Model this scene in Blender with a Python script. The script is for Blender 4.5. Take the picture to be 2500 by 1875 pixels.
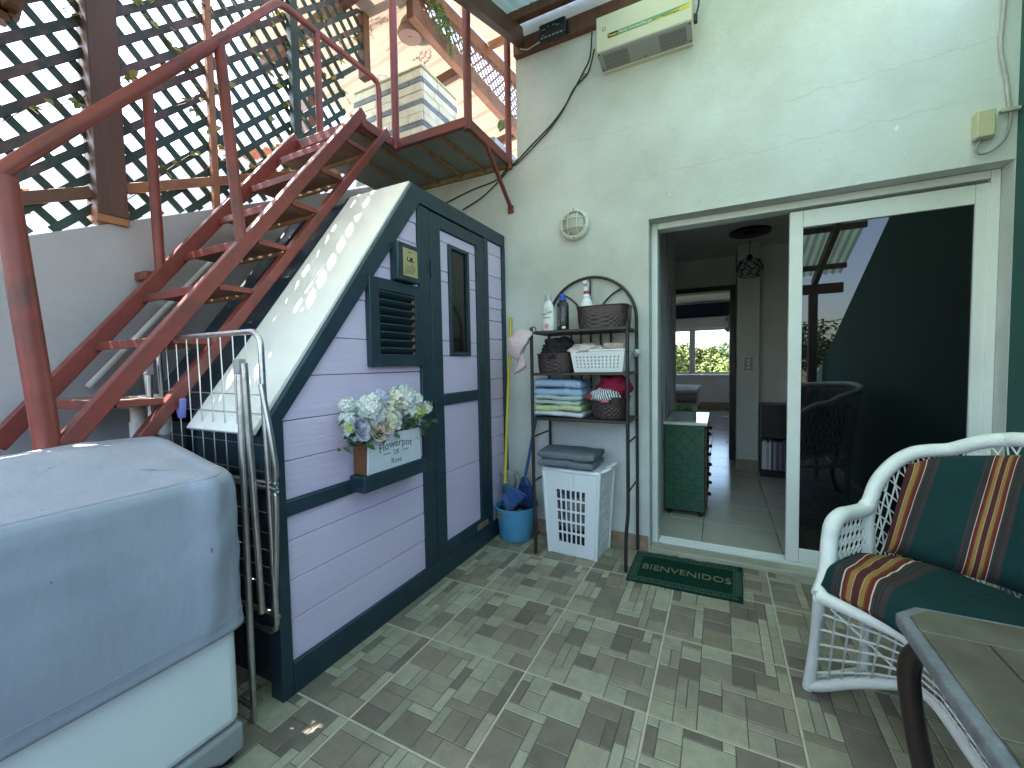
import bpy, bmesh, math, random
from mathutils import Vector, Matrix, noise
from math import radians, sin, cos, pi, sqrt, atan2, tan

for o in list(bpy.data.objects): bpy.data.objects.remove(o)
SC = bpy.context.scene
COL = SC.collection
R0 = random.Random(11)

# ------------------------------------------------------------------ camera
CAMZ = 1.18
FPX = 1011.24          # focal length in pixels of the 2500 px wide photograph
PITCH, YAW, ROLL = radians(-2.683), radians(26.70), radians(-1.0415)
_f = Vector((-sin(YAW)*cos(PITCH), cos(YAW)*cos(PITCH), sin(PITCH)))
_r = Vector((cos(YAW), sin(YAW), 0))
_u = _r.cross(_f)
CR = cos(ROLL)*_r + sin(ROLL)*_u
CU = -sin(ROLL)*_r + cos(ROLL)*_u
CF = _f
CAM0 = Vector((0, 0, CAMZ))
cd = bpy.data.cameras.new('camera'); cam = bpy.data.objects.new('camera', cd); COL.objects.link(cam)
m = Matrix.Identity(4)
for i in range(3):
    m[i][0] = CR[i]; m[i][1] = CU[i]; m[i][2] = -CF[i]; m[i][3] = CAM0[i]
cam.matrix_world = m
cd.sensor_width = 36; cd.lens = FPX/2500*36; cd.clip_start = .02; cd.clip_end = 2000
SC.camera = cam

# ------------------------------------------------------------------ light
SUN = Vector((-.50, -.08, .86)).normalized()
w = bpy.data.worlds.new('World'); SC.world = w; w.use_nodes = True
nt = w.node_tree; bg = nt.nodes['Background']
sky = nt.nodes.new('ShaderNodeTexSky'); sky.sky_type = 'NISHITA'; sky.sun_disc = False
sky.sun_elevation = math.asin(SUN.z); sky.sun_rotation = atan2(SUN.x, SUN.y)
sky.air_density = 1.0; sky.dust_density = 2.0; sky.ozone_density = 1.0
nt.links.new(sky.outputs[0], bg.inputs[0]); bg.inputs[1].default_value = .15
sl = bpy.data.lights.new('sun', 'SUN'); sl.energy = 4.5; sl.angle = radians(.5); sl.color = (1, .95, .87)
so = bpy.data.objects.new('sun', sl); COL.objects.link(so)
so.rotation_euler = SUN.to_track_quat('Z', 'Y').to_euler()
SC.view_settings.view_transform = 'Standard'; SC.view_settings.look = 'None'
SC.view_settings.exposure = 2.75; SC.view_settings.gamma = 1
try: SC.view_settings.use_curve_mapping = False
except Exception: pass

# pixel -> point on a known plane
def ray(x, y): return CR*((x-1250)/FPX) - CU*((y-937.5)/FPX) + CF
def onz(x, y, z): d = ray(x, y); return CAM0 + d*((z-CAMZ)/d.z)
def ony(x, y, Y): d = ray(x, y); return CAM0 + d*(Y/d.y)
def onx(x, y, X): d = ray(x, y); return CAM0 + d*(X/d.x)

# ------------------------------------------------------------------ materials
MATS = {}
def newmat(name):
    mt = bpy.data.materials.new(name); mt.use_nodes = True
    n = mt.node_tree; return mt, n, n.nodes['Principled BSDF']
def mth(n, op, a, b=None, c=None):
    x = n.nodes.new('ShaderNodeMath'); x.operation = op
    for i, q in enumerate((a, b, c)):
        if q is None: continue
        if isinstance(q, (int, float)): x.inputs[i].default_value = q
        else: n.links.new(q, x.inputs[i])
    return x.outputs[0]
def nz(n, vec, scale, detail=4, rough=.6):
    t = n.nodes.new('ShaderNodeTexNoise'); t.inputs['Scale'].default_value = scale
    t.inputs['Detail'].default_value = detail; t.inputs['Roughness'].default_value = rough
    if vec is not None: n.links.new(vec, t.inputs['Vector'])
    return t.outputs['Fac']
def mix(n, fac, a, b):
    x = n.nodes.new('ShaderNodeMix'); x.data_type = 'RGBA'
    for s, q in (('Factor', fac), ('A', a), ('B', b)):
        i = [k for k in x.inputs if k.name == s and (k.type == 'RGBA' or s == 'Factor')][0]
        if isinstance(q, (int, float)): i.default_value = q
        elif isinstance(q, tuple): i.default_value = (q+(1,))[:4]
        else: n.links.new(q, i)
    return [k for k in x.outputs if k.type == 'RGBA'][0]
def ramp(n, fac, lo, hi):
    x = n.nodes.new('ShaderNodeMapRange'); x.inputs[1].default_value = lo; x.inputs[2].default_value = hi
    n.links.new(fac, x.inputs[0]); return x.outputs[0]
def coord(n, kind='Object', scale=None):
    c = n.nodes.new('ShaderNodeTexCoord').outputs[kind]
    if scale:
        mp = n.nodes.new('ShaderNodeMapping'); mp.inputs['Scale'].default_value = scale
        n.links.new(c, mp.inputs[0]); return mp.outputs[0]
    return c
def bump(n, b, h, strength, dist=.01):
    x = n.nodes.new('ShaderNodeBump'); x.inputs['Strength'].default_value = strength; x.inputs['Distance'].default_value = dist
    n.links.new(h, x.inputs['Height']); n.links.new(x.outputs[0], b.inputs['Normal'])
def M(name, col, rough=.5, metal=0., var=.12, scale=7, bmp=0, bscale=80, spec=.5, stretch=None, dirt=None, dscale=4, dlo=.55, dhi=.75, emit=None, rvar=.1):
    if name in MATS: return MATS[name]
    mt, n, b = newmat(name)
    c = coord(n, 'Object', stretch)
    f = nz(n, c, scale)
    lo = tuple(max(0, k*(1-var)) for k in col); hi = tuple(min(1, k*(1+var)) for k in col)
    colr = mix(n, ramp(n, f, .3, .7), lo, hi)
    if dirt:
        d = nz(n, c, dscale, 6, .7)
        colr = mix(n, ramp(n, d, dlo, dhi), colr, dirt)
    n.links.new(colr, b.inputs['Base Color'])
    r2 = nz(n, c, scale*2.3)
    n.links.new(mth(n, 'MULTIPLY_ADD', r2, rvar*2, rough-rvar), b.inputs['Roughness'])
    b.inputs['Metallic'].default_value = metal
    b.inputs['Specular IOR Level'].default_value = spec
    if bmp: bump(n, b, nz(n, c, bscale, 3), bmp)
    MATS[name] = mt; return mt

# ------------------------------------------------------------------ mesh builder
class MB:
    def __init__(s): s.v = []; s.f = []; s.c = None; s.uv = None
    def add(s, vs, fs):
        o = len(s.v); s.v += [tuple(p) for p in vs]; s.f += [tuple(i+o for i in q) for q in fs]; return s
    def box(s, x0, x1, y0, y1, z0, z1):
        return s.add([(x0,y0,z0),(x1,y0,z0),(x1,y1,z0),(x0,y1,z0),(x0,y0,z1),(x1,y0,z1),(x1,y1,z1),(x0,y1,z1)],
            [(0,3,2,1),(4,5,6,7),(0,1,5,4),(1,2,6,5),(2,3,7,6),(3,0,4,7)])
    def bar(s, p0, p1, w, h, up=(0,0,1)):
        p0 = Vector(p0); p1 = Vector(p1); d = (p1-p0).normalized(); u = Vector(up)
        sd = d.cross(u).normalized(); u = sd.cross(d)
        vs = []
        for p in (p0, p1):
            for a, b in ((-1,-1),(1,-1),(1,1),(-1,1)): vs.append(p + sd*(a*w/2) + u*(b*h/2))
        return s.add(vs, [(3,2,1,0),(4,5,6,7),(0,1,5,4),(1,2,6,5),(2,3,7,6),(3,0,4,7)])
    def tube(s, pts, r, n=10, closed=False, caps=True):
        pts = [Vector(p) for p in pts]; k = len(pts)
        rs = r if isinstance(r, (list, tuple)) else [r]*k
        T = []
        for i in range(k):
            a = pts[(i-1) % k] if (closed or i > 0) else pts[i]; b = pts[(i+1) % k] if (closed or i < k-1) else pts[i]
            T.append((b-a).normalized() if (b-a).length > 1e-9 else Vector((0,0,1)))
        ref = Vector((0,0,1)) if abs(T[0].z) < .9 else Vector((1,0,0))
        N = (ref - T[0]*ref.dot(T[0])).normalized(); vs = []
        for i in range(k):
            N = (N - T[i]*N.dot(T[i]))
            N = N.normalized() if N.length > 1e-6 else T[i].orthogonal().normalized()
            B = T[i].cross(N)
            for j in range(n):
                a = 2*pi*j/n; vs.append(pts[i] + (N*cos(a)+B*sin(a))*rs[i])
        fs = []
        for i in range(k if closed else k-1):
            i2 = (i+1) % k
            for j in range(n):
                j2 = (j+1) % n; fs.append((i*n+j, i*n+j2, i2*n+j2, i2*n+j))
        if caps and not closed:
            fs.append(tuple(range(n-1, -1, -1))); fs.append(tuple((k-1)*n+j for j in range(n)))
        return s.add(vs, fs)
    def cyl(s, p0, p1, r0, r1=None, n=14): return s.tube([p0, p1], [r0, r0 if r1 is None else r1], n)
    def lathe(s, prof, c=(0,0,0), n=24, sx=1, sy=1, M3=None, cap=True):
        vs = []
        for r, z in prof:
            for j in range(n):
                a = 2*pi*j/n; p = Vector((r*cos(a)*sx, r*sin(a)*sy, z))
                if M3: p = M3 @ p
                vs.append(p + Vector(c))
        fs = []
        for i in range(len(prof)-1):
            for j in range(n):
                j2 = (j+1) % n; fs.append((i*n+j, i*n+j2, (i+1)*n+j2, (i+1)*n+j))
        if cap:
            fs.append(tuple(range(n-1, -1, -1))); fs.append(tuple((len(prof)-1)*n+j for j in range(n)))
        return s.add(vs, fs)
    def prism(s, poly, axis, a, b):
        """poly of 2d points in the plane normal to axis (x: (y,z), y: (x,z), z: (x,y)), extruded from a to b"""
        def P(q, t): return (t, q[0], q[1]) if axis == 'x' else (q[0], t, q[1]) if axis == 'y' else (q[0], q[1], t)
        n = len(poly); vs = [P(q, a) for q in poly] + [P(q, b) for q in poly]
        ar = sum(poly[i][0]*poly[(i+1) % n][1]-poly[(i+1) % n][0]*poly[i][1] for i in range(n))
        flip = (ar > 0) == (axis in 'xz')
        if b < a: flip = not flip
        A = tuple(range(n-1, -1, -1)); B = tuple(n+i for i in range(n))
        F = [A, B] + [(i, (i+1) % n, n+(i+1) % n, n+i) for i in range(n)]
        if not flip: F = [tuple(reversed(q)) for q in F]
        return s.add(vs, F)
    def grid(s, fn, nu, nv, cu=False):
        vs = [fn(i/(nu if cu else nu-1), j/(nv-1)) for j in range(nv) for i in range(nu)]
        fs = []
        for j in range(nv-1):
            for i in range(nu if cu else nu-1):
                i2 = (i+1) % nu; fs.append((j*nu+i, j*nu+i2, (j+1)*nu+i2, (j+1)*nu+i))
        return s.add(vs, fs)
    def ell(s, c, rx, ry, rz, nu=16, nv=10, M3=None):
        def fn(u, v):
            a = 2*pi*u; t = pi*(v*.998+.001)-pi/2; p = Vector((rx*cos(t)*cos(a), ry*cos(t)*sin(a), rz*sin(t)))
            return (M3 @ p if M3 else p) + Vector(c)
        return s.grid(fn, nu, nv, True)
    def build(s, name, mat, parent=None, smooth=None, bevel=0, seg=2, solid=0, sub=0, col=None, label=None, kind=None):
        me = bpy.data.meshes.new(name); me.from_pydata(s.v, [], s.f); me.update()
        if s.uv:
            l = me.uv_layers.new(name='UVMap'); k = 0
            for p in me.polygons:
                for vi in p.vertices: l.data[k].uv = s.uv[vi]; k += 1
        if col:
            a = me.color_attributes.new('Col', 'FLOAT_COLOR', 'CORNER'); k = 0
            for pi_, p in enumerate(me.polygons):
                for vi in p.vertices: a.data[k].color = col[pi_]; k += 1
        if mat: me.materials.append(mat)
        o = bpy.data.objects.new(name, me); COL.objects.link(o)
        bm = bmesh.new(); bm.from_mesh(me); bmesh.ops.recalc_face_normals(bm, faces=bm.faces); bm.to_mesh(me); bm.free()
        if smooth is not None:
            me.shade_smooth(); me.set_sharp_from_angle(angle=radians(smooth))
        if solid:
            q = o.modifiers.new('solid', 'SOLIDIFY'); q.thickness = solid; q.offset = 0
        if bevel:
            q = o.modifiers.new('bevel', 'BEVEL'); q.width = bevel; q.segments = seg; q.limit_method = 'ANGLE'; q.angle_limit = radians(40)
            me.shade_smooth(); me.set_sharp_from_angle(angle=radians(50)); q.harden_normals = False
        if sub:
            q = o.modifiers.new('sub', 'SUBSURF'); q.levels = sub; q.render_levels = sub; me.shade_smooth()
        if parent: par(o, parent)
        if label: o['label'] = label
        if kind: o['kind'] = kind
        return o
def wloc(o):
    v = Vector(o.location)
    return v + wloc(o.parent) if (o.parent and not o.get('_pi')) else v
def par(o, p):
    o.parent = p; o.matrix_parent_inverse = Matrix.Translation(-Vector(p.get('_o', (0,0,0))))
def thing(name, label, cat, loc=(0,0,0), group=None):
    o = bpy.data.objects.new(name, None); COL.objects.link(o); o.location = loc; o['_o'] = tuple(loc)
    o.empty_display_size = .05; o['label'] = label; o['category'] = cat
    if group: o['group'] = group
    return o
def tag(o, label, cat, group=None):
    o['label'] = label; o['category'] = cat
    if group: o['group'] = group
    return o
def struct(o): o['kind'] = 'structure'; return o
def text(name, body, size, o, ex, ey, mat, parent, ext=.0008, shear=0, bend=0, align='LEFT', sx=1):
    cu = bpy.data.curves.new('t', 'FONT'); cu.body = body; cu.size = size; cu.extrude = ext; cu.shear = shear; cu.align_x = align
    cu.resolution_u = 3
    t = bpy.data.objects.new('t', cu); COL.objects.link(t)
    me = bpy.data.meshes.new_from_object(t.evaluated_get(bpy.context.evaluated_depsgraph_get()))
    bpy.data.objects.remove(t); bpy.data.curves.remove(cu)
    ex = Vector(ex).normalized(); ey = Vector(ey).normalized(); ez = ex.cross(ey); o = Vector(o)
    for v in me.vertices:
        x, y, z = v.co; x *= sx; v.co = o + ex*x + ey*(y - bend*x*x) + ez*z
    me.name = name; me.materials.clear(); me.materials.append(mat)
    ob = bpy.data.objects.new(name, me); COL.objects.link(ob)
    if parent: par(ob, parent)
    return ob
def spl(pts, n=8, closed=False):
    """Catmull-Rom through the points"""
    P = [Vector(p) for p in pts]; k = len(P); out = []
    for i in range(k if closed else k-1):
        p0 = P[(i-1) % k] if (closed or i > 0) else P[0]*2-P[1]
        p1 = P[i]; p2 = P[(i+1) % k]
        p3 = P[(i+2) % k] if (closed or i < k-2) else P[k-1]*2-P[k-2]
        for j in range(n):
            t = j/n
            out.append(.5*((2*p1)+(p2-p0)*t+(2*p0-5*p1+4*p2-p3)*t*t+(3*p1-p0-3*p2+p3)*t**3))
    if not closed: out.append(P[-1])
    return out
def arcpts(c, r, a0, a1, ex, ey, n=12):
    ex = Vector(ex); ey = Vector(ey); c = Vector(c)
    return [c + ex*(r*cos(a0+(a1-a0)*i/n)) + ey*(r*sin(a0+(a1-a0)*i/n)) for i in range(n+1)]
def nv(p, s=1.0): return noise.noise(Vector(p)*s)
def copyobj(o, parent=None):
    c = o.copy(); COL.objects.link(c)
    if parent: par(c, parent)
    return c

# ------------------------------------------------------------------ palette
RED = M('red_oxide_paint', (.205, .043, .032), .42, var=.18, scale=9, bmp=.12, bscale=70, dirt=(.10,.04,.03), dscale=6, dlo=.5, dhi=.72)
TEAL = M('dark_teal_paint', (.016, .038, .056), .42, var=.25, scale=8, bmp=.15, bscale=50)
def lavmat():
    mt, n, b = newmat('lavender_paint'); oi = n.nodes.new('ShaderNodeObjectInfo').outputs['Random']; c = coord(n, 'Object', (1,.12,1)); c0 = coord(n)
    k = mix(n, oi, (.65,.545,.73), (.69,.585,.76))
    k = mix(n, mth(n, 'MULTIPLY', ramp(n, nz(n, c, 9, 6, .7), .5, .8), .35), k, (.52,.44,.64))
    k = mix(n, mth(n, 'MULTIPLY', ramp(n, nz(n, c0, 2.3, 4, .6), .60, .72), .30), k, (.60,.42,.66))
    k = mix(n, mth(n, 'GREATER_THAN', nz(n, c0, 55, 2, .5), .775), k, (.25,.20,.28))
    n.links.new(k, b.inputs['Base Color']); n.links.new(mth(n, 'MULTIPLY_ADD', nz(n, c, 14, 3), .3, .4), b.inputs['Roughness'])
    bump(n, b, mth(n, 'ADD', nz(n, c, 60, 4), mth(n, 'MULTIPLY', nz(n, c, 9, 3), .8)), .4, .006); return mt
LAV = lavmat()
WHITEP = M('white_gloss_paint', (.76, .79, .74), .35, var=.03, scale=3, bmp=.06, bscale=30)
ALU = M('white_aluminium', (.78, .80, .78), .35, var=.04, scale=5, dirt=(.6,.62,.58), dscale=9, dlo=.62, dhi=.85)
BROWNW = M('brown_stained_wood', (.13, .055, .03), .55, var=.3, scale=5, bmp=.3, bscale=60, stretch=(6, 1, 1))
ORW = M('orange_brown_timber', (.30, .13, .06), .6, var=.25, scale=6, bmp=.25, bscale=50)
GRN = M('dark_green_paint', (.018, .045, .03), .5, var=.3, scale=10, bmp=.2, bscale=60, dirt=(.12,.07,.045), dscale=8, dlo=.62, dhi=.75)
CHROME = M('worn_aluminium_tube', (.55, .55, .56), .32, 1, var=.2, scale=14, bmp=.08, bscale=90, dirt=(.3,.3,.3), dscale=20, dlo=.6, dhi=.8)
BLKM = M('black_iron_paint', (.022, .02, .018), .4, var=.3, scale=20, bmp=.15, bscale=120)
PVC = M('white_pvc', (.72, .70, .66), .35, var=.06, scale=9, dirt=(.45,.42,.38), dscale=12, dlo=.6, dhi=.8)
BLACK = M('black_plastic', (.012, .012, .013), .35, var=.2)
DARK = M('dark_void', (.006, .006, .006), .8, var=.1)
GREYP = M('grey_plastic', (.30, .31, .32), .45, var=.06)
WHT = M('white_plastic', (.80, .82, .84), .38, var=.03, scale=4)
# ------------------------------------------------------------------ ground and patio floor
YW = 2.65
def pebbly():
    mt, n, b = newmat('bare_ground'); c = coord(n)
    n.links.new(mix(n, ramp(n, nz(n, c, .6, 8), .35, .65), (.16,.13,.09), (.07,.10,.04)), b.inputs['Base Color']); b.inputs['Roughness'].default_value = .95
    return mt
gm = MB(); gm.add([(-400,-400,-.16),(400,-400,-.16),(400,400,-.16),(-400,400,-.16)], [(0,1,2,3)])
struct(gm.build('ground', pebbly()))
GROUT = M('floor_grout', (.52, .48, .36), .8, var=.12, scale=12, bmp=.2)
fl = struct(MB().box(-2.7, 1.16, -1.2, 2.762, -.15, -.0004).build('patio_floor', GROUT))
def tilemat():
    mt, n, b = newmat('mosaic_stone_tile')
    at = n.nodes.new('ShaderNodeAttribute'); at.attribute_name = 'Col'
    oi = n.nodes.new('ShaderNodeObjectInfo')
    geo = n.nodes.new('ShaderNodeNewGeometry').outputs['Position']
    f = nz(n, geo, 16, 5, .65); f2 = nz(n, geo, 90, 3)
    k = mth(n, 'ADD', mth(n, 'MULTIPLY_ADD', f, .75, .62), mth(n, 'MULTIPLY_ADD', f2, .3, -.15))
    x = n.nodes.new('ShaderNodeVectorMath'); x.operation = 'SCALE'
    n.links.new(at.outputs['Color'], x.inputs[0]); n.links.new(k, x.inputs['Scale'])
    d = nz(n, geo, 2.2, 6, .7)
    cc = mix(n, mth(n, 'MULTIPLY', ramp(n, d, .45, .8), .45), x.outputs[0], (.12,.105,.085))
    n.links.new(cc, b.inputs['Base Color'])
    n.links.new(mth(n, 'MULTIPLY_ADD', f, .25, .3), b.inputs['Roughness'])
    bump(n, b, f2, .12, .004)
    return mt
TILEM = tilemat()
TS = .4485; NU = 12
def packtile(rng):
    occ = [[0]*NU for _ in range(NU)]; out = []
    sizes = [(3,3),(3,4),(4,3),(3,2),(2,3),(3,3),(2,3),(3,2),(1,3),(3,1),(1,4),(4,1),(2,2),(2,2),(1,2),(2,1),(1,2),(2,1),(1,2),(1,1)]
    for y in range(NU):
        for x in range(NU):
            if occ[y][x]: continue
            cand = sizes[:]; big = cand[:14]; rng.shuffle(big); cand = big + cand[14:]
            for w_, h_ in cand:
                if x+w_ <= NU and y+h_ <= NU and all(not occ[y+j][x+i] for i in range(w_) for j in range(h_)):
                    for i in range(w_):
                        for j in range(h_): occ[y+j][x+i] = 1
                    out.append((x, y, w_, h_)); break
    return out
def tilemesh(seed):
    rng = random.Random(seed); mb = MB(); cols = []
    g = .0035; S = TS - .008; u = S/NU
    base = (.115,.105,.082,1)
    mb.box(0, S, 0, S, -.012, 0.0); cols += [base]*6
    pal = [(.36,.345,.255),(.32,.305,.225),(.39,.375,.28),(.26,.23,.165),(.24,.21,.155),(.29,.26,.195),(.165,.145,.115),(.185,.163,.13),(.22,.195,.15)]
    for x, y, w_, h_ in packtile(rng):
        a = x*u + (.0014 if x else .001); b_ = (x+w_)*u - (.0014 if x+w_ < NU else .001); c = y*u+.0014; d = (y+h_)*u-.0014
        z = .0014 + rng.random()*.0008; e = .0022
        p = rng.choice(pal); k = rng.uniform(.9, 1.1)
        if w_*h_ <= 4 and rng.random() < .5: p = rng.choice(pal[:3])
        mb.add([(a,c,.0001),(b_,c,.0001),(b_,d,.0001),(a,d,.0001),(a+e,c+e,z),(b_-e,c+e,z),(b_-e,d-e,z),(a+e,d-e,z)],
               [(4,5,6,7),(0,1,5,4),(1,2,6,5),(2,3,7,6),(3,0,4,7)])
        cols += [(p[0]*k, p[1]*k, p[2]*k, 1)]*5
    o = mb.build('tile', TILEM, fl, col=cols); return o
protos = [tilemesh(s) for s in (3, 7, 12, 21)]
used = set(); rt = random.Random(5)
GX0, GY0 = -.661, 1.3885
for i in range(-5, 5):
    for j in range(-6, 4):
        x = GX0 + i*TS + .004; y = GY0 + j*TS + .004
        if x < -2.66 or x + TS > 1.3 or y < -1.2: continue
        k = rt.randrange(4); s = protos[k]
        if k not in used: o = s; used.add(k)
        else: o = copyobj(s, fl)
        o.location = (x, y, 0)
        if x + TS > 1.16 or y + TS > 2.66:          # cut tiles along the walls
            o.data = o.data.copy(); bm = bmesh.new(); bm.from_mesh(o.data)
            for co, no in (((1.148-x,0,0),(1,0,0)), ((0,2.645-y,0),(0,1,0))):
                bmesh.ops.bisect_plane(bm, geom=bm.verts[:]+bm.edges[:]+bm.faces[:], plane_co=co, plane_no=no, clear_outer=True)
            bm.to_mesh(o.data); bm.free()

# ------------------------------------------------------------------ house
def plaster(name, col, stain, seed=0, crack=False, peel=False):
    mt, n, b = newmat(name); c = coord(n)
    f = nz(n, c, 1.3, 7, .62); g = nz(n, c, 5, 6, .7)
    k = mix(n, ramp(n, f, .36, .66), tuple(min(1, q*1.10) for q in col), stain)
    k = mix(n, mth(n, 'MULTIPLY', ramp(n, g, .6, .8), .35), k, tuple(q*.72 for q in col))
    if crack:
        s = n.nodes.new('ShaderNodeSeparateXYZ'); n.links.new(c, s.inputs[0])
        for z0, sl_, x0, x1, sc in ((2.60, -.02, -1.3, -.45, 7), (2.30, .03, -.5, .95, 6), (2.52, .05, .3, 1.1, 9)):
            w1 = n.nodes.new('ShaderNodeCombineXYZ'); n.links.new(s.outputs[0], w1.inputs[0]); w1.inputs[1].default_value = z0
            wob = nz(n, w1.outputs[0], sc, 6, .65)
            line = mth(n, 'MULTIPLY_ADD', wob, .13, z0-.065)
            line = mth(n, 'MULTIPLY_ADD', s.outputs[0], sl_, line)
            d = mth(n, 'ABSOLUTE', mth(n, 'SUBTRACT', s.outputs[2], line))
            on = mth(n, 'MULTIPLY', mth(n, 'GREATER_THAN', s.outputs[0], x0), mth(n, 'LESS_THAN', s.outputs[0], x1))
            k = mix(n, mth(n, 'MULTIPLY', mth(n, 'MULTIPLY', mth(n, 'LESS_THAN', d, .0011), on), .38), k, (.16,.15,.14))
        chips = nz(n, coord(n, 'Object', (1, 1, .55)), 34, 3, .5); mask = nz(n, c, 2.1, 2)
        k = mix(n, mth(n, 'MULTIPLY', mth(n, 'GREATER_THAN', chips, .735), mth(n, 'GREATER_THAN', mask, .5)), k, (.86,.87,.84))
    if peel:
        p = nz(n, coord(n, 'Object', (1, 2.2, .5)), 3.4, 7, .68)
        k = mix(n, mth(n, 'MULTIPLY', ramp(n, p, .56, .62), .8), k, (.13,.125,.12))
    n.links.new(k, b.inputs['Base Color']); b.inputs['Roughness'].default_value = .75
    h = mth(n, 'ADD', mth(n, 'MULTIPLY', nz(n, c, 120, 3), .5), mth(n, 'MULTIPLY', nz(n, c, 3.5, 5), 3.2))
    bump(n, b, h, .28, .012)
    return mt
WALLM = plaster('house_plaster', (.62, .64, .635), (.52, .53, .49), crack=True)
INW = plaster('interior_plaster', (.70, .69, .67), (.64, .63, .60))
PEEL = plaster('peeling_plaster', (.62, .64, .64), (.55, .56, .56), peel=True)
house = thing('house', 'pale plastered house wall with sliding glass door opening into a dim room', 'house', (-.4, 2.75, 0))
MB().prism([(-2.55,-.15),(-.39,-.15),(-.39,2.04),(1.148,2.04),(1.148,-.15),(1.6,-.15),(1.6,3.95),(-1.26,3.95),(-1.26,2.60),(-2.55,2.60)], 'y', YW, 2.85).build('facade_wall', WALLM, house)
MB().box(-3.4, 1.6, 2.853, 5.60, 2.40, 2.598).build('roof_slab', INW, house)
MB().box(-3.4, 1.6, 5.603, 11.6, 2.62, 2.75).build('bedroom_roof_slab', WALLM, house)
MB().box(-.50, -.392, 2.853, 4.40, 0, 2.397).build('peeling_inner_wall', PEEL, house)
MB().box(-2.2, -.503, 4.28, 4.397, 0, 2.396).build('inner_wall', INW, house)
MB().prism([(-2.2,0),(-.62,0),(-.62,2.02),(.155,2.02),(.155,0),(.158,0),(.158,2.62),(-2.2,2.62)], 'y', 5.55, 5.65).build('partition_wall', INW, house)
MB().box(.16, .362, 5.036, 5.65, 0, 2.397).build('column', INW, house)
MB().box(.365, 1.6, 5.25, 5.64, 0, 2.62).build('inner_wall', INW, house)
MB().box(1.602, 1.7, 2.4, 5.64, -.1, 2.75).build('side_wall', INW, house)
MB().box(-2.35, -2.203, 2.853, 11.6, -.1, 2.395).build('side_wall', INW, house)
BEDW = plaster('bedroom_plaster', (.74, .73, .70), (.68, .67, .64))
MB().box(.45, .55, 5.655, 11.25, -.1, 2.615).build('bedroom_side_wall', BEDW, house)
e = MB()
for q in ((-2.2,.60,-.1,.85),(-2.2,.60,2.0,2.617),(-2.2,-1.6,.852,1.998),(.242,.60,.852,1.998)): e.box(q[0], q[1], 11.25, 11.40, q[2], q[3])
e.build('bedroom_end_wall', BEDW, house)
BASEB = M('beige_skirting_tile', (.36,.27,.20), .5, var=.2, scale=12)
MB().box(-2.2, .44, 11.235, 11.248, 0, .17).build('skirting', BASEB, house)
MB().box(.152, .368, 5.024, 5.034, 0, .12).build('skirting', BASEB, house)
DKW = M('dark_door_frame', (.015,.012,.012), .4)
f = MB(); f.box(.10,.152,5.50,5.67,0,2.0); f.box(-.617,-.57,5.50,5.67,0,2.0); f.box(-.617,.152,5.50,5.67,2.001,2.06)
f.build('door_frame', DKW, house)
NAVY = M('navy_valance', (.008,.012,.035), .8)
MB().box(-1.8, .44, 11.16, 11.24, 2.25, 2.58).build('window_valance', NAVY, house, bevel=.01)
win = MB().box(-1.6,-.69,11.26,11.32,.86,.91).box(-1.6,.24,11.26,11.32,1.93,1.995).box(-.69,-.557,11.26,11.33,.86,1.928).box(.19,.24,11.26,11.32,.86,1.928).box(-.555,.188,11.26,11.32,.86,.91).build('window', ALU, house, bevel=.004)
GLASS, _n, _b = newmat('clear_glass'); _b.inputs['Base Color'].default_value = (.95,.97,.97,1)
_b.inputs['Transmission Weight'].default_value = 1; _b.inputs['Roughness'].default_value = 0; _b.inputs['IOR'].default_value = 1.1
MB().box(-.555,.188,11.285,11.290,.912,1.928).build('pane', GLASS, win)
MB().box(-1.6,-.692,11.285,11.290,.912,1.928).build('pane', GLASS, win)
MB().box(-1.9, .40, 11.19, 11.245, .80, .848).build('window_sill', ALU, house, bevel=.005)

# interior floor
INF = M('interior_tile_glaze', (.52,.50,.45), .16, var=.08, scale=3, rvar=.05)
ifl = struct(MB().box(-2.2, 1.6, 2.765, 11.25, -.15, -.004).build('interior_floor', M('interior_grout', (.22,.21,.18), .8)))
tp = MB().box(0,.444,0,.444,-.006,.002).build('tile', INF, ifl, bevel=.0012, seg=1); first = True
for i in range(-4, 5):
    for j in range(0, 19):
        x = -.10 + (i-1)*.45; y = 2.86 + j*.45
        if x < -2.0 or x > 1.15 or y > 10.8 or (y > 6 and x > .2): continue
        if y > 4.6 and x < -1.2: continue
        o = tp if first else copyobj(tp, ifl); first = False; o.location = (x, y, 0)

# sliding door
sd = MB()
sd.box(-.388,-.352,2.745,2.845,.0,2.038).box(1.115,1.147,2.745,2.845,.0,2.038).box(-.351,1.114,2.745,2.845,2.000,2.038)
sd.box(-.351,1.114,2.752,2.845,.004,.018)
for yy in (2.758, 2.793, 2.832): sd.box(-.350, 1.113, yy, yy+.009, .0182, .034)
sdo = sd.build('sliding_door', ALU, house, bevel=.003)
def sash(x0, x1, y0, y1, nm):
    a = MB(); a.box(x0,x0+.062,y0,y1,.036,1.985).box(x1-.062,x1,y0,y1,.036,1.985).box(x0+.0625,x1-.0625,y0,y1,1.895,1.985).box(x0+.0625,x1-.0625,y0,y1,.036,.115)
    return a.build(nm, ALU, sdo, bevel=.003)
sash(.338, 1.132, 2.757, 2.789, 'sash'); sash(.40, 1.112, 2.797, 2.827, 'sash')
PANE, _n, _b = newmat('dark_tinted_glass'); _b.inputs['Base Color'].default_value = (.004,.006,.007,1)
_b.inputs['Roughness'].default_value = .01; _b.inputs['IOR'].default_value = 1.65
MB().box(.40,1.07,2.770,2.777,.115,1.895).build('pane', PANE, sdo)
MB().box(.46,1.05,2.808,2.815,.115,1.895).build('pane', PANE, sdo)
MB().box(-.385, 1.146, YW+.001, 2.750, -.01, .022).build('threshold', M('threshold_tile', (.40,.39,.32), .4, var=.12), house, bevel=.004)
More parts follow.
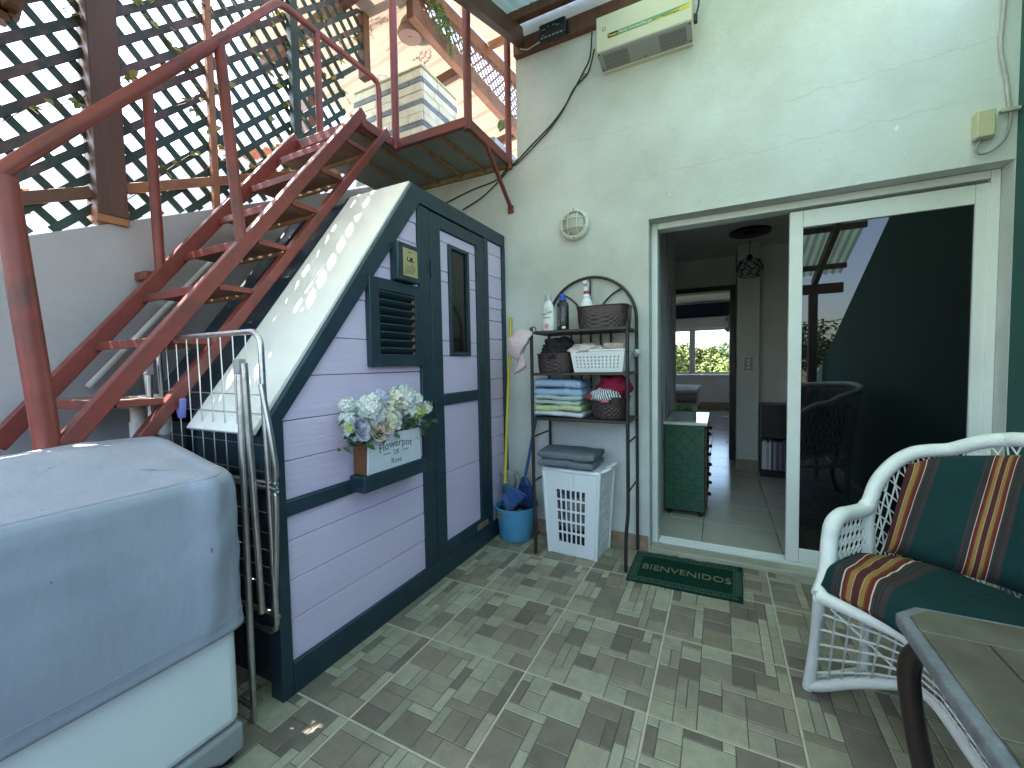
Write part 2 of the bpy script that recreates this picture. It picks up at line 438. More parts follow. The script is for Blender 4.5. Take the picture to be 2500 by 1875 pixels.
# tile skirting on the outside wall
sk = M('terracotta_skirting', (.32,.21,.15), .6, var=.25, scale=16, bmp=.2)
xx = -1.36
while xx < -.42:
    x1 = min(xx+.295, -.392)
    MB().box(xx, x1-.004, YW-.010, YW-.001, .001, .092+R0.uniform(-.001,.001)).build('skirting_tile', sk, house, bevel=.002, seg=1); xx += .297

# ------------------------------------------------------------------ boundary walls
LWALL = plaster('boundary_plaster', (.43,.425,.44), (.37,.365,.375))
def lw(y): return 1.438 + .47*y
o = MB().prism([(-1.3,-.15),(2.648,-.15),(2.648,lw(2.648)),(-1.3,lw(-1.3))], 'x', -2.70, -2.55).build('boundary_wall', LWALL)
tag(o, 'pale plastered boundary wall with sloping top under the dark lattice, behind the stairs', 'wall')
GREENW = plaster('green_wall_plaster', (.030,.115,.095), (.026,.10,.085))
def rw(y): return 2.263 + (y-1.378)*.4995
o = MB().prism([(-1.3,-.15),(2.648,-.15),(2.648,rw(2.648)),(-1.3,rw(-1.3))], 'x', 1.150, 1.32).build('boundary_wall', GREENW)
tag(o, 'dark green painted side wall at the right beside the sliding door', 'wall')
o = MB().box(-2.70, 1.32, -1.42, -1.303, -.15, .86).build('parapet_wall', GREENW)
tag(o, 'low dark green parapet closing the patio, mirrored in the dark glass', 'wall')
# ------------------------------------------------------------------ staircase
XR, XL = -1.85, -2.42
st = thing('staircase', 'steep red painted steel staircase with open treads, handrails and a landing', 'staircase', (-2.1, .5, .86))
def zu(y): return 1.548 + (y-.98)*1.31
def yu(z): return .98 + (z-1.548)/1.31
SLU = Vector((0, -1.31, 1)).normalized()
MB().bar((XR, .425, zu(.425)), (XR, 1.815, zu(1.815)), .044, .054, SLU).build('stringer', RED, st, bevel=.004)
MB().bar((XR, .62, zu(.62-.205)), (XR, 2.01, zu(2.01-.205)), .044, .044, SLU).build('stringer', RED, st, bevel=.004)
MB().bar((XL, .50, zu(.50)-.01), (XL, 1.815, zu(1.815)), .045, .062, SLU).build('stringer', RED, st, bevel=.004)
MB().bar((XL, .72, zu(.72-.205)), (XL, 2.01, zu(2.01-.205)), .04, .04, SLU).build('stringer', RED, st, bevel=.004)
TRD = M('tread_underside', (.22,.15,.115), .75, var=.2, scale=10, bmp=.2)
TAN = M('rusty_tan_edge', (.33,.21,.12), .8, var=.3, scale=20, bmp=.3, dirt=(.22,.10,.05), dscale=14)
for k in range(-2, 6):
    z = 1.521 + .2275*k; y = yu(z+.012)
    if z > 2.6: continue
    t = MB().box(XL+.024, XR-.027, y+.012, y+.178, z-.001, z+.011).build('tread', TRD, st)
    MB().bar((XL+.024, y+.004, z-.004), (XR-.027, y+.004, z-.004), .012, .034).build('tread_nosing', RED, t, bevel=.002)
    MB().bar((XL+.024, y+.187, z-.006), (XR-.027, y+.187, z-.006), .014, .024).build('tread_back_edge', TAN, t, bevel=.002)
    MB().bar((XR+.0, y+.03, z+.002), (XR+.0, y+.165, z+.002), .022, .024).build('tread_bracket', RED, t, bevel=.002)
# landing
LAND = M('landing_underside', (.27,.285,.255), .8, var=.12, scale=3, dirt=(.25,.15,.08), dscale=5, dlo=.66, dhi=.85)
MB().prism([(-2.44,1.83),(-1.875,1.83),(-1.875,2.115),(-1.335,2.115),(-1.335,2.645),(-2.44,2.645)], 'z', 2.578, 2.594).build('landing_plate', LAND, st)
fr = MB()
fr.bar((-1.85,2.09,2.58),(-1.30,2.09,2.58),.03,.055); fr.bar((-1.31,2.076,2.575),(-1.31,2.648,2.575),.03,.06)
fr.bar((-2.45,1.812,2.585),(-1.826,1.812,2.585),.03,.06); fr.bar((-1.85,1.828,2.583),(-1.85,2.074,2.583),.03,.055)
fr.build('landing_frame', RED, st, bevel=.004)
for x in (-1.52, -1.70, -1.93, -2.15): MB().bar((x, 2.106 if x > -1.85 else 1.83, 2.568),(x, 2.645, 2.568),.025,.018).build('landing_rib', TAN, st)
MB().bar((-2.44,2.637,2.562),(-1.33,2.637,2.562),.022,.03).build('landing_rib', TAN, st)
def post(p0, p1, r, nm='baluster'): return MB().tube([p0, p1], r, 14).build(nm, RED, st, smooth=40)
post((XR,.492,.90),(XR,.437,1.745),.031,'newel_post')
post((XR,1.104,zu(1.104)-.01),(XR,1.05,2.535),.022)
post((XL,1.053,zu(1.053)-.02),(XL,1.04,2.545),.022)
post((-1.842,2.088,2.55),(-1.842,2.10,3.98),.024); post((-1.31,2.10,2.54),(-1.31,2.11,3.98),.024); post((-1.308,2.615,2.53),(-1.306,2.615,3.42),.022)
post((XL,2.0,2.59),(XL,2.0,3.42),.023); 
MB().tube(spl([(XR,.437,1.745),(XR,.452,1.784),(XR,.75,2.158),(XR,1.05,2.532),(XR,1.08,2.57)],6), .0218, 14).build('handrail', RED, st, smooth=40)
MB().tube([(XL,1.0,2.487),(XL,1.37,2.955),(XL,1.705,3.38),(XL,1.735,3.408),(XL,1.78,3.42),(XL,2.50,3.425),(XL,2.545,3.412),(XL,2.56,3.37),(XL,2.56,2.59)], .0218, 14).build('handrail', RED, st, smooth=50)
MB().tube([(-1.31,2.30,2.56),(-1.313,2.64,2.275)], .014, 10).build('brace', RED, st, smooth=40)
MB().box(-1.335,-1.29,2.632,2.648,2.235,2.29).build('wall_bracket', RED, st, bevel=.006)
MB().box(-2.548,XL-.024,1.0,1.035,1.62,1.66).build('wall_bracket', RED, st, bevel=.004)
o = MB().box(-2.547,-1.875,-.1,.52,-.01,.86).build('concrete_block', M('red_brown_concrete', (.22,.10,.075), .8, var=.2, scale=9, bmp=.3), None, bevel=.008)
tag(o, 'red brown painted block at the foot of the red stairs, behind the washing machine', 'plinth')

# ------------------------------------------------------------------ pipes under the stair
pp = thing('drain_pipes', 'white plastic drain pipes with elbows running under the red stairs', 'pipes', (-2.0,.8,1.0))
a = ony(335,983,.80); b = ony(185,990,.80); c = ony(395,975,.84); d = ony(250,985,.84)
MB().tube([b+Vector((-.12,0,0)), a+Vector((-.03,0,0)), a+Vector((-.008,0,-.008)), a+Vector((0,0,-.03)), a+Vector((0,0,-.35))], .024, 14).build('pipe', PVC, pp, smooth=40)
MB().tube([d, c+Vector((-.03,0,0)), c+Vector((-.008,0,-.008)), c+Vector((0,0,-.03)), c+Vector((0,0,-.35))], .022, 14).build('pipe', PVC, pp, smooth=40)
for q in (a, c):
    MB().tube([q+Vector((0,0,-.075)), q+Vector((0,0,-.135))], .0285, 14).build('pipe_coupling', PVC, pp, smooth=40)
    MB().tube([q+Vector((0,0,-.14)), q+Vector((0,0,-.18))], .0275, 14).build('pipe_valve', GREYP, pp, smooth=40)
for off in (0, .055):
    p = onx(215,945,-2.50); q = onx(515,640,-2.50)
    MB().tube([p+Vector((off,0,-off)), q+Vector((off,0,-off*.6))], .0135 if off == 0 else .010, 12).build('pipe', PVC, pp, smooth=40)

# ------------------------------------------------------------------ lattice screen
LX = -2.60
la = thing('lattice_screen', 'dark green diagonal lattice screen with brown posts above the left wall', 'lattice', (LX, .9, 1.86))
ZT = 4.15; PER = .139; SW = .034
Y0, Y1 = -1.25, 2.60
def slat(y0, z0, y1, z1, x, mat=GRN):
    d = Vector((0, y1-y0, z1-z0)).normalized(); n = Vector((0, -d.z, d.y))
    MB().bar((x, y0, z0), (x, y1, z1), SW, .008, (1,0,0)).build('slat', mat, la)
WEATH = M('weathered_lattice', (.10,.065,.06), .6, var=.4, scale=9, bmp=.2, dirt=(.03,.05,.04), dscale=5, dlo=.45, dhi=.55)
i = 0
c = -2.0
while c < 6.5:
    a0 = max(Y0, (1.45-c)/.53); a1 = min(Y1, ZT-c)
    if a1+c < 3.55: a1 = min(a1, 2.38)
    if a1-a0 > .05: slat(a0, a0+c, a1, a1+c, LX+.005, WEATH if a0 < .35 else GRN)
    b1 = min(Y1, (c-1.45)/1.47); b0 = max(Y0, c-ZT)
    if c-b1 < 3.55: b1 = min(b1, max(2.38, c-3.55))
    if b1-b0 > .05: slat(b0, c-b0, b1, c-b1, LX-.005)
    c += PER
MB().box(LX-.04,LX+.075,.875,.985,lw(.93)+.03,ZT).build('post', M('dark_brown_post', (.105,.05,.035), .6, var=.2, scale=7, bmp=.3, stretch=(1,1,.1)), la, bevel=.004)
MB().box(LX-.035,LX+.07,.872,.988,lw(.93)-.005,lw(.93)+.07).build('post_base', ORW, la, bevel=.003)
MB().box(LX+.012,LX+.045,1.385,1.418,lw(1.40),ZT).build('post', ORW, la, bevel=.003)
MB().box(LX+.012,LX+.06,1.90,1.955,lw(1.93),ZT).build('post', GRN, la, bevel=.003)
MB().box(LX-.04,LX+.06,.455,.555,lw(.5),ZT).build('post', BROWNW, la, bevel=.004)  # added post out of view, blocks sun flecks on the floor
MB().box(LX-.045,LX+.03,2.575,2.64,3.53,ZT+.3).build('post', BROWNW, la, bevel=.004)
MB().box(LX-.04,LX+.06,-1.25,-1.15,lw(-1.2),ZT).build('post', BROWNW, la, bevel=.004)
MB().bar((LX+.022,-1.14,lw(-1.14)+.155),(LX+.022,.872,lw(.872)+.155),.03,.05).build('rail', BROWNW, la, bevel=.003)
MB().bar((LX+.03,.99,lw(.99)+.155),(LX+.03,2.5,lw(2.5)+.155),.03,.045).build('rail', ORW, la, bevel=.003)
MB().bar((LX,-1.25,ZT+.03),(LX,2.64,ZT+.03),.09,.07).build('rail', BROWNW, la, bevel=.003)

# climbing vine
LEAF = M('vine_leaf', (.24,.26,.06), .5, var=.4, scale=6, dirt=(.34,.30,.08), dscale=3, dlo=.45, dhi=.65)
STEM = M('vine_stem', (.10,.065,.03), .8, var=.3)
vi = thing('climbing_vine', 'thin straggling vine with small yellow green leaves on the lattice', 'vine', (LX,.5,1.7))
rv = random.Random(9); sm = MB(); lm = MB()
def leaf(mb, p, d, n, L, W):
    d = d.normalized(); n = (n - d*n.dot(d)).normalized(); s = d.cross(n)
    pts = [(0,0,0),(.3,.45,.10),(.62,.42,.10),(1,0,-.12),(.62,-.42,.10),(.3,-.45,.10),(.5,0,-.02)]
    mb.add([p + d*(a*L) + s*(b*W) + n*(c_*L) for a, b, c_ in pts], [(0,6,1),(1,6,2),(2,6,3),(0,5,6),(5,4,6),(4,3,6)])
for k in range(26):
    y = rv.uniform(-.2, 2.5); z = lw(y) + rv.uniform(.05, 1.2); p = Vector((LX+.02, y, z)); pts = [p.copy()]
    s_ = rv.choice((-1, 1))
    for q in range(rv.randint(5, 11)):
        if rv.random() < .3: s_ = -s_
        p = p + Vector((rv.uniform(-.012,.012), .07*s_+rv.uniform(-.03,.03), .075+rv.uniform(-.03,.03))); p.x = min(max(p.x, LX-.03), LX+.04); pts.append(p.copy())
        for _ in range(rv.randint(1, 3)):
            leaf(lm, p, Vector((rv.uniform(-.2,.5), rv.uniform(-1,1), rv.uniform(-.8,.4))), Vector((rv.uniform(.3,1), rv.uniform(-.5,.5), rv.uniform(0,1))), rv.uniform(.03,.055), rv.uniform(.025,.04))
    sm.tube(pts, .0022, 5)
sm.build('stem', STEM, vi); o = lm.build('leaves', LEAF, vi, kind='stuff')
# ------------------------------------------------------------------ under-stair shed
XS = -1.385
sh = thing('storage_shed', 'lavender plank storage shed with dark teal trim under the stairs', 'shed', (XS, 1.7, 0))
def smin(z): return max(.925, .918 + .782*(z-.995))      # inner edge of the sloping trim
def plank(z0, z1, y0, y1, slope=False, x=XS):
    g = .0016; z0 += g; z1 -= g
    if slope:
        a, b_ = smin(z0), smin(z1)
        if a >= y1-.005: return
        poly = [(a, z0), (y1, z0), (y1, z1), (min(b_, y1-.001), z1)]
        if a < .926 < b_: poly = [(a, z0), (y1, z0), (y1, z1), (b_, z1), (.925, 1.0)]
    else: poly = [(y0, z0), (y1, z0), (y1, z1), (y0, z1)]
    dx = R0.uniform(-.0015, .0015)
    MB().prism(poly, 'x', x-.015, x+dx).build('plank', LAV, sh, bevel=.0018, seg=1)
for z0, z1 in zip((.112,.267,.412,.559), (.267,.412,.559,.652)): plank(z0, z1, .925, 1.70)
zs = (.708,.849,.993,1.153,1.301,1.47,1.638,1.80,1.902,1.985)
for z0, z1 in zip(zs, zs[1:]): plank(z0, z1, .925, 1.70, True)
MB().prism([(.90,.02),(2.64,.02),(2.64,2.07),(1.66,2.07),(.90,.98)], 'x', XS-.035, XS-.0165).build('backing_board', DARK, sh)
XT = XS + .016
def trim(poly, nm='trim', x0=XS-.014, x1=XT, bv=.0035): return MB().prism(poly, 'x', x0, x1+R0.uniform(-.0012,.0012)).build(nm, TEAL, sh, bevel=bv)
trim([(.885,0),(.93,0),(.93,1.0),(.885,1.02)], 'corner_post', XS-.05, XT)
trim([(.931,.0),(2.648,.0),(2.648,.108),(.931,.118)], 'bottom_rail')
trim([(.880,1.012),(.916,.992),(.932,1.005),(1.718,2.012),(1.66,2.092)], 'slope_trim', XS-.014, XT+.002)
trim([(1.70,.119),(1.79,.119),(1.79,2.0),(1.714,2.0),(1.70,1.98)], 'upright')
trim([(1.664,2.09),(1.722,2.008),(2.648,2.008),(2.648,2.09)], 'top_rail')
trim([(2.61,.109),(2.648,.109),(2.648,2.007),(2.61,2.007)], 'upright')
trim([(2.362,.109),(2.408,.109),(2.408,2.007),(2.362,2.007)], 'upright')
trim([(.931,.652),(1.699,.652),(1.699,.708),(.931,.708)], 'middle_rail')
MB().box(XT-.001, XT+.085, 1.21, 1.60, .665, .733).build('flower_shelf', TEAL, sh, bevel=.004)
# shed door
dr = MB().box(XS-.03, XS-.0165, 1.797, 2.357, .112, 1.998).build('door', DARK, sh)
def dtrim(y0, y1, z0, z1, nm): return MB().box(XS-.012, XT-.003, y0, y1, z0, z1).build(nm, TEAL, dr, bevel=.0035)
dtrim(1.797,1.886,.112,1.998,'stile'); dtrim(2.268,2.357,.112,1.998,'stile'); dtrim(1.887,2.267,1.93,1.998,'rail'); dtrim(1.887,2.267,.96,1.02,'rail'); dtrim(1.887,2.267,.112,.18,'rail')
def dplank(y0, y1, z0, z1): MB().box(XS-.014, XS-.001, y0, y1, z0+.0015, z1-.0015).build('plank', LAV, dr, bevel=.0015, seg=1)
for z0, z1 in ((.181,.571),(.571,.959),(1.021,1.237),(1.871,1.929)): dplank(1.888,2.266,z0,z1)
for z0, z1 in ((1.237,1.321),(1.321,1.65),(1.65,1.708),(1.708,1.871)): dplank(1.888,1.969,z0,z1); dplank(2.180,2.266,z0,z1)
wf = MB().box(XS-.012,XS+.012,1.970,1.992,1.239,1.869).box(XS-.012,XS+.012,2.157,2.179,1.239,1.869).box(XS-.012,XS+.012,1.993,2.156,1.847,1.869).box(XS-.012,XS+.012,1.993,2.156,1.239,1.261).build('window_frame', TEAL, dr, bevel=.003)
DG, _n, _b = newmat('dark_window_glass'); _b.inputs['Base Color'].default_value = (.012,.011,.010,1); _b.inputs['Roughness'].default_value = .08
MB().box(XS-.008,XS-.004,1.993,2.156,1.262,1.846).build('pane', DG, dr)
for z in (.35, .95, 1.7): MB().cyl((XT+.003,1.795,z-.04),(XT+.003,1.795,z+.04),.0065,n=10).build('hinge', TEAL, dr, smooth=40)
MB().box(XT-.003,XT+.006,2.20,2.33,.13,.165).build('worn_patch', M('bare_wood_patch', (.20,.13,.08), .8, var=.3, scale=20), dr, bevel=.003)
for z0, z1 in zip((.109,.25,.40,.545,.685,.817,.944,1.082,1.216,1.355,1.479,1.564,1.635,1.781,1.927), (.25,.40,.545,.685,.817,.944,1.082,1.216,1.355,1.479,1.564,1.635,1.781,1.927,2.006)): plank(z0, z1, 2.409, 2.609)
# louvred vent
vt = MB().box(XS-.01,XS+.028,1.343,1.40,1.181,1.58).box(XS-.01,XS+.028,1.643,1.697,1.181,1.58).box(XS-.01,XS+.028,1.401,1.642,1.527,1.58).box(XS-.01,XS+.028,1.401,1.642,1.181,1.238).build('vent', TEAL, sh, bevel=.003)
for k in range(8):
    z = 1.256 + k*.0362
    MB().bar((XS+.019,1.4015,z),(XS+.019,1.6415,z),.036,.008,(-.9,0,1)).build('slat', TEAL, vt, bevel=.003)
MB().box(XS+.005,XS+.020,1.635,1.6415,1.24,1.526).build('wood_strip', M('raw_wood', (.36,.20,.10), .8, var=.3), vt)
MB().box(XS+.0025,XS+.0045,1.4005,1.6425,1.2385,1.5265).build('vent_back', DARK, vt)
# sloping roof
def sl_at(y): return 1.02 + (y-.888)*1.3703
nrm = Vector((0,-1.3703,1)).normalized()
def slope_panel(x0, x1, y0, y1, off, th, nm, mat, bv=.003):
    vs = []
    for o_ in (off, off+th):
        for x, y in ((x0,y0),(x1,y0),(x1,y1),(x0,y1)): vs.append(Vector((x, y, sl_at(y))) + nrm*o_)
    return MB().add(vs, [(3,2,1,0),(4,5,6,7),(0,1,5,4),(1,2,6,5),(2,3,7,6),(3,0,4,7)]).build(nm, mat, sh, bevel=bv)
slope_panel(-1.79, XS-.002, .842, 1.672, .0, .016, 'roof_panel', WHITEP)
slope_panel(-2.30, -1.792, .90, 1.672, -.03, .012, 'roof_panel', TEAL)
slope_panel(-2.16, -2.12, .91, 1.67, -.017, .02, 'roof_batten', TEAL)
slope_panel(-1.82, -1.793, .87, 1.67, -.017, .03, 'roof_batten', TEAL)
MB().box(-2.30, XS-.002, 1.675, 2.645, 2.072, 2.088).build('roof_board', TEAL, sh, bevel=.003)
MB().box(-2.31, XS-.052, .93, .945, 0, .96).build('end_wall', TEAL, sh)
MB().box(-1.87, XS-.053, .905, .928, .80, .94).build('end_rail', TEAL, sh, bevel=.003)
MB().box(-2.31, -2.297, .947, 2.64, 0, 1.02).build('side_wall', TEAL, sh)
for x in (-2.25, -2.02): MB().box(x, x+.05, .908, .929, .02, .94).build('end_batten', TEAL, sh, bevel=.003)

# control box on the shed
cb = thing('control_box', 'small dark teal box with gold label plate above the louvred vent', 'control box', (XS, 1.59, 1.585))
MB().box(XS+.001, XS+.052, 1.500, 1.655, 1.585, 1.765).build('case', TEAL, cb, bevel=.006)
GOLD = M('gold_label', (.42,.36,.17), .4, var=.06)
MB().box(XS+.0525, XS+.055, 1.535, 1.635, 1.61, 1.74).build('label_plate', GOLD, cb)
k = XS+.0555
sw = MB().box(k,k+.004,1.56,1.61,1.682,1.70).build('switch', BLACK, cb, bevel=.002)
MB().box(k+.0041,k+.005,1.563,1.573,1.685,1.697).build('switch_end', M('label_cream', (.6,.55,.38), .5), cb)
MB().box(k+.0041,k+.005,1.597,1.607,1.685,1.697).build('switch_end', MATS['label_cream'], cb)
PRN = M('print_brown', (.10,.08,.04), .6)
text('lettering', 'Sabera', .012, (k,1.567,1.722), (0,1,0), (0,0,1), PRN, cb, .0003)
dg = MB()
for q in range(3): dg.tube(arcpts((k+.0005,1.595,1.645),.008+.006*q,0,2*pi,(0,1,0),(0,0,1),20)[:-1], .0006, 4, closed=True)
for q in range(5): dg.box(k,k+.0008,1.543,1.572,1.622+q*.009,1.624+q*.009)
dg.build('diagram', PRN, cb)

# ------------------------------------------------------------------ flower box
fb = thing('flower_box', 'white wooden flower box overflowing with white artificial hydrangeas and roses', 'flower box', (-1.33,1.37,.715))
BOARD = M('whitewashed_board', (.62,.65,.70), .7, var=.08, scale=6, bmp=.3, bscale=70, stretch=(1,.3,1), dirt=(.42,.42,.44), dscale=9, dlo=.62, dhi=.8)
bd = MB().prism([(1.235,.734),(1.575,.734),(1.57,.888),(1.245,.888)], 'x', -1.300, -1.291).build('front_board', BOARD, fb, bevel=.002)
BXW = M('flower_crate_wood', (.16,.065,.025), .7, var=.4, scale=12, stretch=(1,1,.4))
MB().box(-1.366,-1.301,1.230,1.575,.734,.866).build('crate', BXW, fb, bevel=.003)
INK = M('faded_black_ink', (.07,.075,.09), .8, var=.2)
xx = -1.2908
text('lettering', 'Flowerpot', .050, (xx,1.405,.826), (0,1,0), (0,0,1), INK, fb, .0004, bend=1.3, align='CENTER')
text('lettering', 'DE', .030, (xx,1.405,.792), (0,1,0), (0,0,1), INK, fb, .0004, align='CENTER')
text('lettering', 'Rose', .034, (xx,1.405,.754), (0,1,0), (0,0,1), INK, fb, .0004, align='CENTER')
MB().box(xx,xx+.0006,1.325,1.368,.801,.804).box(xx,xx+.0006,1.442,1.485,.801,.804).build('lettering_rule', INK, fb)
rf = random.Random(4)
PET = {}
for nm, c_ in (('white',(.72,.74,.72)),('cream',(.72,.68,.54)),('blush',(.66,.52,.42)),('lilac',(.55,.55,.68)),('lime',(.50,.58,.20))):
    PET[nm] = M('petal_'+nm, c_, .7, var=.12, scale=25)
def floret(mb, p, n, r, np_=4):
    n = n.normalized(); a = n.orthogonal().normalized(); b_ = n.cross(a); t0 = rf.uniform(0, 6)
    for q in range(np_):
        t = t0 + 2*pi*q/np_; d = a*cos(t)+b_*sin(t); s = n.cross(d)
        pts = [p, p+d*r*.45+s*r*.42+n*r*.12, p+d*r*.95+s*r*.30+n*r*.20, p+d*r*1.05+n*r*.12, p+d*r*.95-s*r*.30+n*r*.20, p+d*r*.45-s*r*.42+n*r*.12, p+d*r*.6+n*r*.05]
        mb.add(pts, [(0,5,6),(5,4,6),(4,3,6),(3,2,6),(2,1,6),(1,0,6)])
def head(c_, R, kind, fr, cnt):
    mb = MB(); c_ = Vector(c_)
    for q in range(cnt):
        z = 1-2*(q+.5)/cnt; t = q*2.399; n = Vector((sqrt(1-z*z)*cos(t), sqrt(1-z*z)*sin(t), z))
        if n.x < -.55: continue
        floret(mb, c_ + n*R*rf.uniform(.85,1.05), n + Vector((rf.uniform(-.3,.3),rf.uniform(-.3,.3),rf.uniform(-.3,.3))), fr*rf.uniform(.8,1.15))
    mb.ell(c_, R*.8, R*.8, R*.8, 10, 7)
    mb.build('flower_head', PET[kind], fb)
def rose(c_, R, kind):
    mb = MB(); c_ = Vector(c_); ax = Vector((1,rf.uniform(-.3,.3),.35)).normalized(); a = ax.orthogonal().normalized(); b_ = ax.cross(a)
    for L in range(5):
        rr = R*(.22+.19*L); hh = R*(.75-.12*L); np_ = 3+L
        for q in range(np_):
            t = 2*pi*q/np_ + L*.7; w_ = 2*pi/np_*.75
            def fn(u, v): 
                tt = t+(u-.5)*w_*1.3; r2 = rr*(.55+.5*v**.7)+.25*R*v*v*(L/4); return c_ + (a*cos(tt)+b_*sin(tt))*r2 + ax*(hh*v - R*.35 - .1*R*abs(u-.5)*2*v)
            mb.grid(fn, 6, 5)
    mb.build('flower_head', PET[kind], fb, smooth=80)
FX = -1.315
for (y, z, R_, kd, fr_, cn) in ((1.475,1.005,.062,'white',.026,60),(1.55,.975,.045,'white',.024,40),(1.43,.985,.045,'cream',.024,36),(1.36,.955,.05,'cream',.030,34),(1.40,.895,.045,'white',.030,30),(1.35,.89,.04,'cream',.03,24),
        (1.155,.995,.032,'white',.014,46),(1.215,.955,.048,'white',.014,90),(1.255,.985,.05,'white',.017,70),(1.29,.93,.045,'white',.013,90),(1.345,1.01,.045,'lilac',.012,110),(1.275,.885,.035,'white',.013,70),
        (1.16,.925,.036,'white',.015,50),(1.20,.845,.04,'white',.026,26),(1.255,.835,.03,'white',.024,18),(1.50,.925,.036,'white',.022,26),(1.54,.90,.026,'lime',.02,18),(1.59,.905,.032,'lime',.022,24),(1.635,.92,.026,'white',.02,20),(1.145,.885,.016,'lime',.016,9),(1.30,.835,.022,'lime',.022,12),(1.40,.85,.02,'white',.022,10)):
    head((FX+rf.uniform(-.012,.028), y+.005, 1.075-(1.06-z)*.72), R_*.92, kd, fr_, cn)
rose((FX+.045,1.20,.945),.048,'lilac'); rose((FX+.045,1.285,.925),.045,'blush'); rose((FX+.045,1.335,.945),.042,'blush')
fo = MB()
for q in range(95):
    y = rf.choice((rf.uniform(1.10,1.28), rf.uniform(1.38,1.68), rf.uniform(1.1,1.68))); z = rf.uniform(.865,.94) if rf.random() < .8 else rf.uniform(.93,1.03)
    leaf(fo, Vector((FX+rf.uniform(-.03,.04), y, z)), Vector((rf.uniform(-.1,.8), rf.uniform(-1,1), rf.uniform(-.9,.4))), Vector((1,rf.uniform(-.4,.4),.6)), rf.uniform(.03,.06), rf.uniform(.012,.026))
fo.build('foliage', M('flower_leaf', (.045,.085,.035), .6, var=.5, scale=14), fb, kind='stuff')

# ------------------------------------------------------------------ washing machine and its cover
wm = thing('washing_machine', 'white washing machine with grey base under a grey fabric cover', 'washing machine', (-1.55,.42,0))
MB().box(-1.825,-1.288,.112,.704,.118,.835).build('body', M('white_enamel', (.74,.79,.80), .3, var=.015, rvar=.02), wm, bevel=.03, seg=4)
MB().box(-1.82,-1.70,.13,.69,.836,.905).build('control_panel', WHT, wm, bevel=.02, seg=3)
bs = MB().prism([(.112,.03),(.16,.03),(.19,.055),(.60,.055),(.64,.03),(.706,.03),(.706,.1165),(.112,.1165)], 'x', -1.822, -1.284).build('base', GREYP, wm, bevel=.012, seg=3)
for y in (.15,.67):
    for x in (-1.77,-1.33): MB().cyl((x,y,0),(x,y,.032),.022,.018).build('foot', BLACK, wm, smooth=40)
cv = thing('machine_cover', 'soft grey fabric cover draped over the washing machine', 'cover', (-1.55,.42,.42))
def cover_pt(u, v):
    # u round the loop, v from hem (0) over the shoulder (.62) to the middle of the top (1)
    a = 2*pi*u; e = .22
    def sp(x): return math.copysign(abs(x)**e, x)
    cx, cy = -1.551, .409; hx, hy = .289, .323
    if v < .62:
        t = v/.62; k = 1.0 + .012*(1-t); top = 1
    else: t = 1; k = None
    x = sp(cos(a)); y = sp(sin(a))
    back = (1-x)/2
    ztop = .872 + .075*min(1, max(0, back*1.6)) ** 1.0
    if v < .62:
        z = .42 + (ztop-.014-.42)*t; kk = k - .02*max(0, t-.93)/.07
        px, py = cx+x*hx*kk, cy+y*hy*kk
    else:
        t = (v-.62)/.38; kk = .975*(1-t)**1.0
        px, py = cx+x*hx*kk, cy+y*hy*kk
        bk = (1-(x*kk))/2
        z = .872 + .078*min(1, max(0, bk*1.55)) - .004 + .012*(1-kk)
        z -= .02*max(0, 1-abs(bk-.28)/.3)*(.6+.4*nv((px,py,3),3))
    p = Vector((px, py, z)); w1 = nv(p+Vector((9,0,0)), 5)*.014 + nv(p+Vector((0,7,0)), 13)*.006 + .007*max(0,1-abs(v-.52)/.12)*nv(Vector((p.x*8,p.y*16,p.z*5)),1)
    d = Vector((x, y, .4 if v < .6 else 2)).normalized()
    fold = (.016*max(0, 1-abs((py-.56)/.05-(z-.66)*1.6)) - .012*max(0, 1-abs((py-.63)/.05-(z-.66)*1.6)))*(1 if x > .8 else 0)*min(1,v/.1)
    if v < .63: fold += .0045*sin(py*95+4*nv((py*6,0,0)))*max(0, 1-abs(v-.56)/.10)*(1 if x > .8 else 0)
    edge = min(1, v/.05)
    p = p + d*(w1*(.35+.65*edge)) - Vector((fold,0,0))
    for zz in (.448,): p = p + Vector((x,y,0))*(-.0016 if abs(p.z-zz) < .004 else 0)
    if v >= .6 and abs(v-.66) < .012: p = p + Vector((0,0,.003))
    return p
def fabmat():
    mt, n, b = newmat('grey_cover_fabric'); c = coord(n)
    k = mix(n, ramp(n, nz(n, c, 2.5, 5), .35, .7), (.275,.30,.37), (.33,.36,.415))
    k = mix(n, mth(n, 'MULTIPLY', ramp(n, nz(n, c, 5.5, 6, .75), .62, .74), .22), k, (.42,.43,.43))
    k = mix(n, mth(n, 'GREATER_THAN', nz(n, c, 38, 2, .5), .77), k, (.16,.16,.17))
    n.links.new(k, b.inputs['Base Color']); b.inputs['Roughness'].default_value = .8; b.inputs['Specular IOR Level'].default_value = .3
    cr1 = mth(n, 'ABSOLUTE', mth(n, 'SUBTRACT', nz(n, coord(n, 'Object', (1,1.6,.7)), 7, 4, .55), .5)); cr2 = mth(n, 'ABSOLUTE', mth(n, 'SUBTRACT', nz(n, coord(n, 'Object', (1.5,1,1)), 17, 3, .5), .5))
    h = mth(n, 'ADD', mth(n, 'MULTIPLY', nz(n, c, 420, 2), .05), mth(n, 'ADD', mth(n, 'MULTIPLY', cr1, 1.6), mth(n, 'MULTIPLY', cr2, .5)))
    bump(n, b, h, .22, .02); return mt
FAB = fabmat()
cm = MB(); cm.grid(cover_pt, 150, 84, True); cm.build('cover', FAB, cv, smooth=70, solid=.003)
MB().tube([cover_pt(i/150,.645)+Vector((0,0,.002)) for i in range(150)], .0028, 6, closed=True).build('seam', FAB, cv, smooth=60)
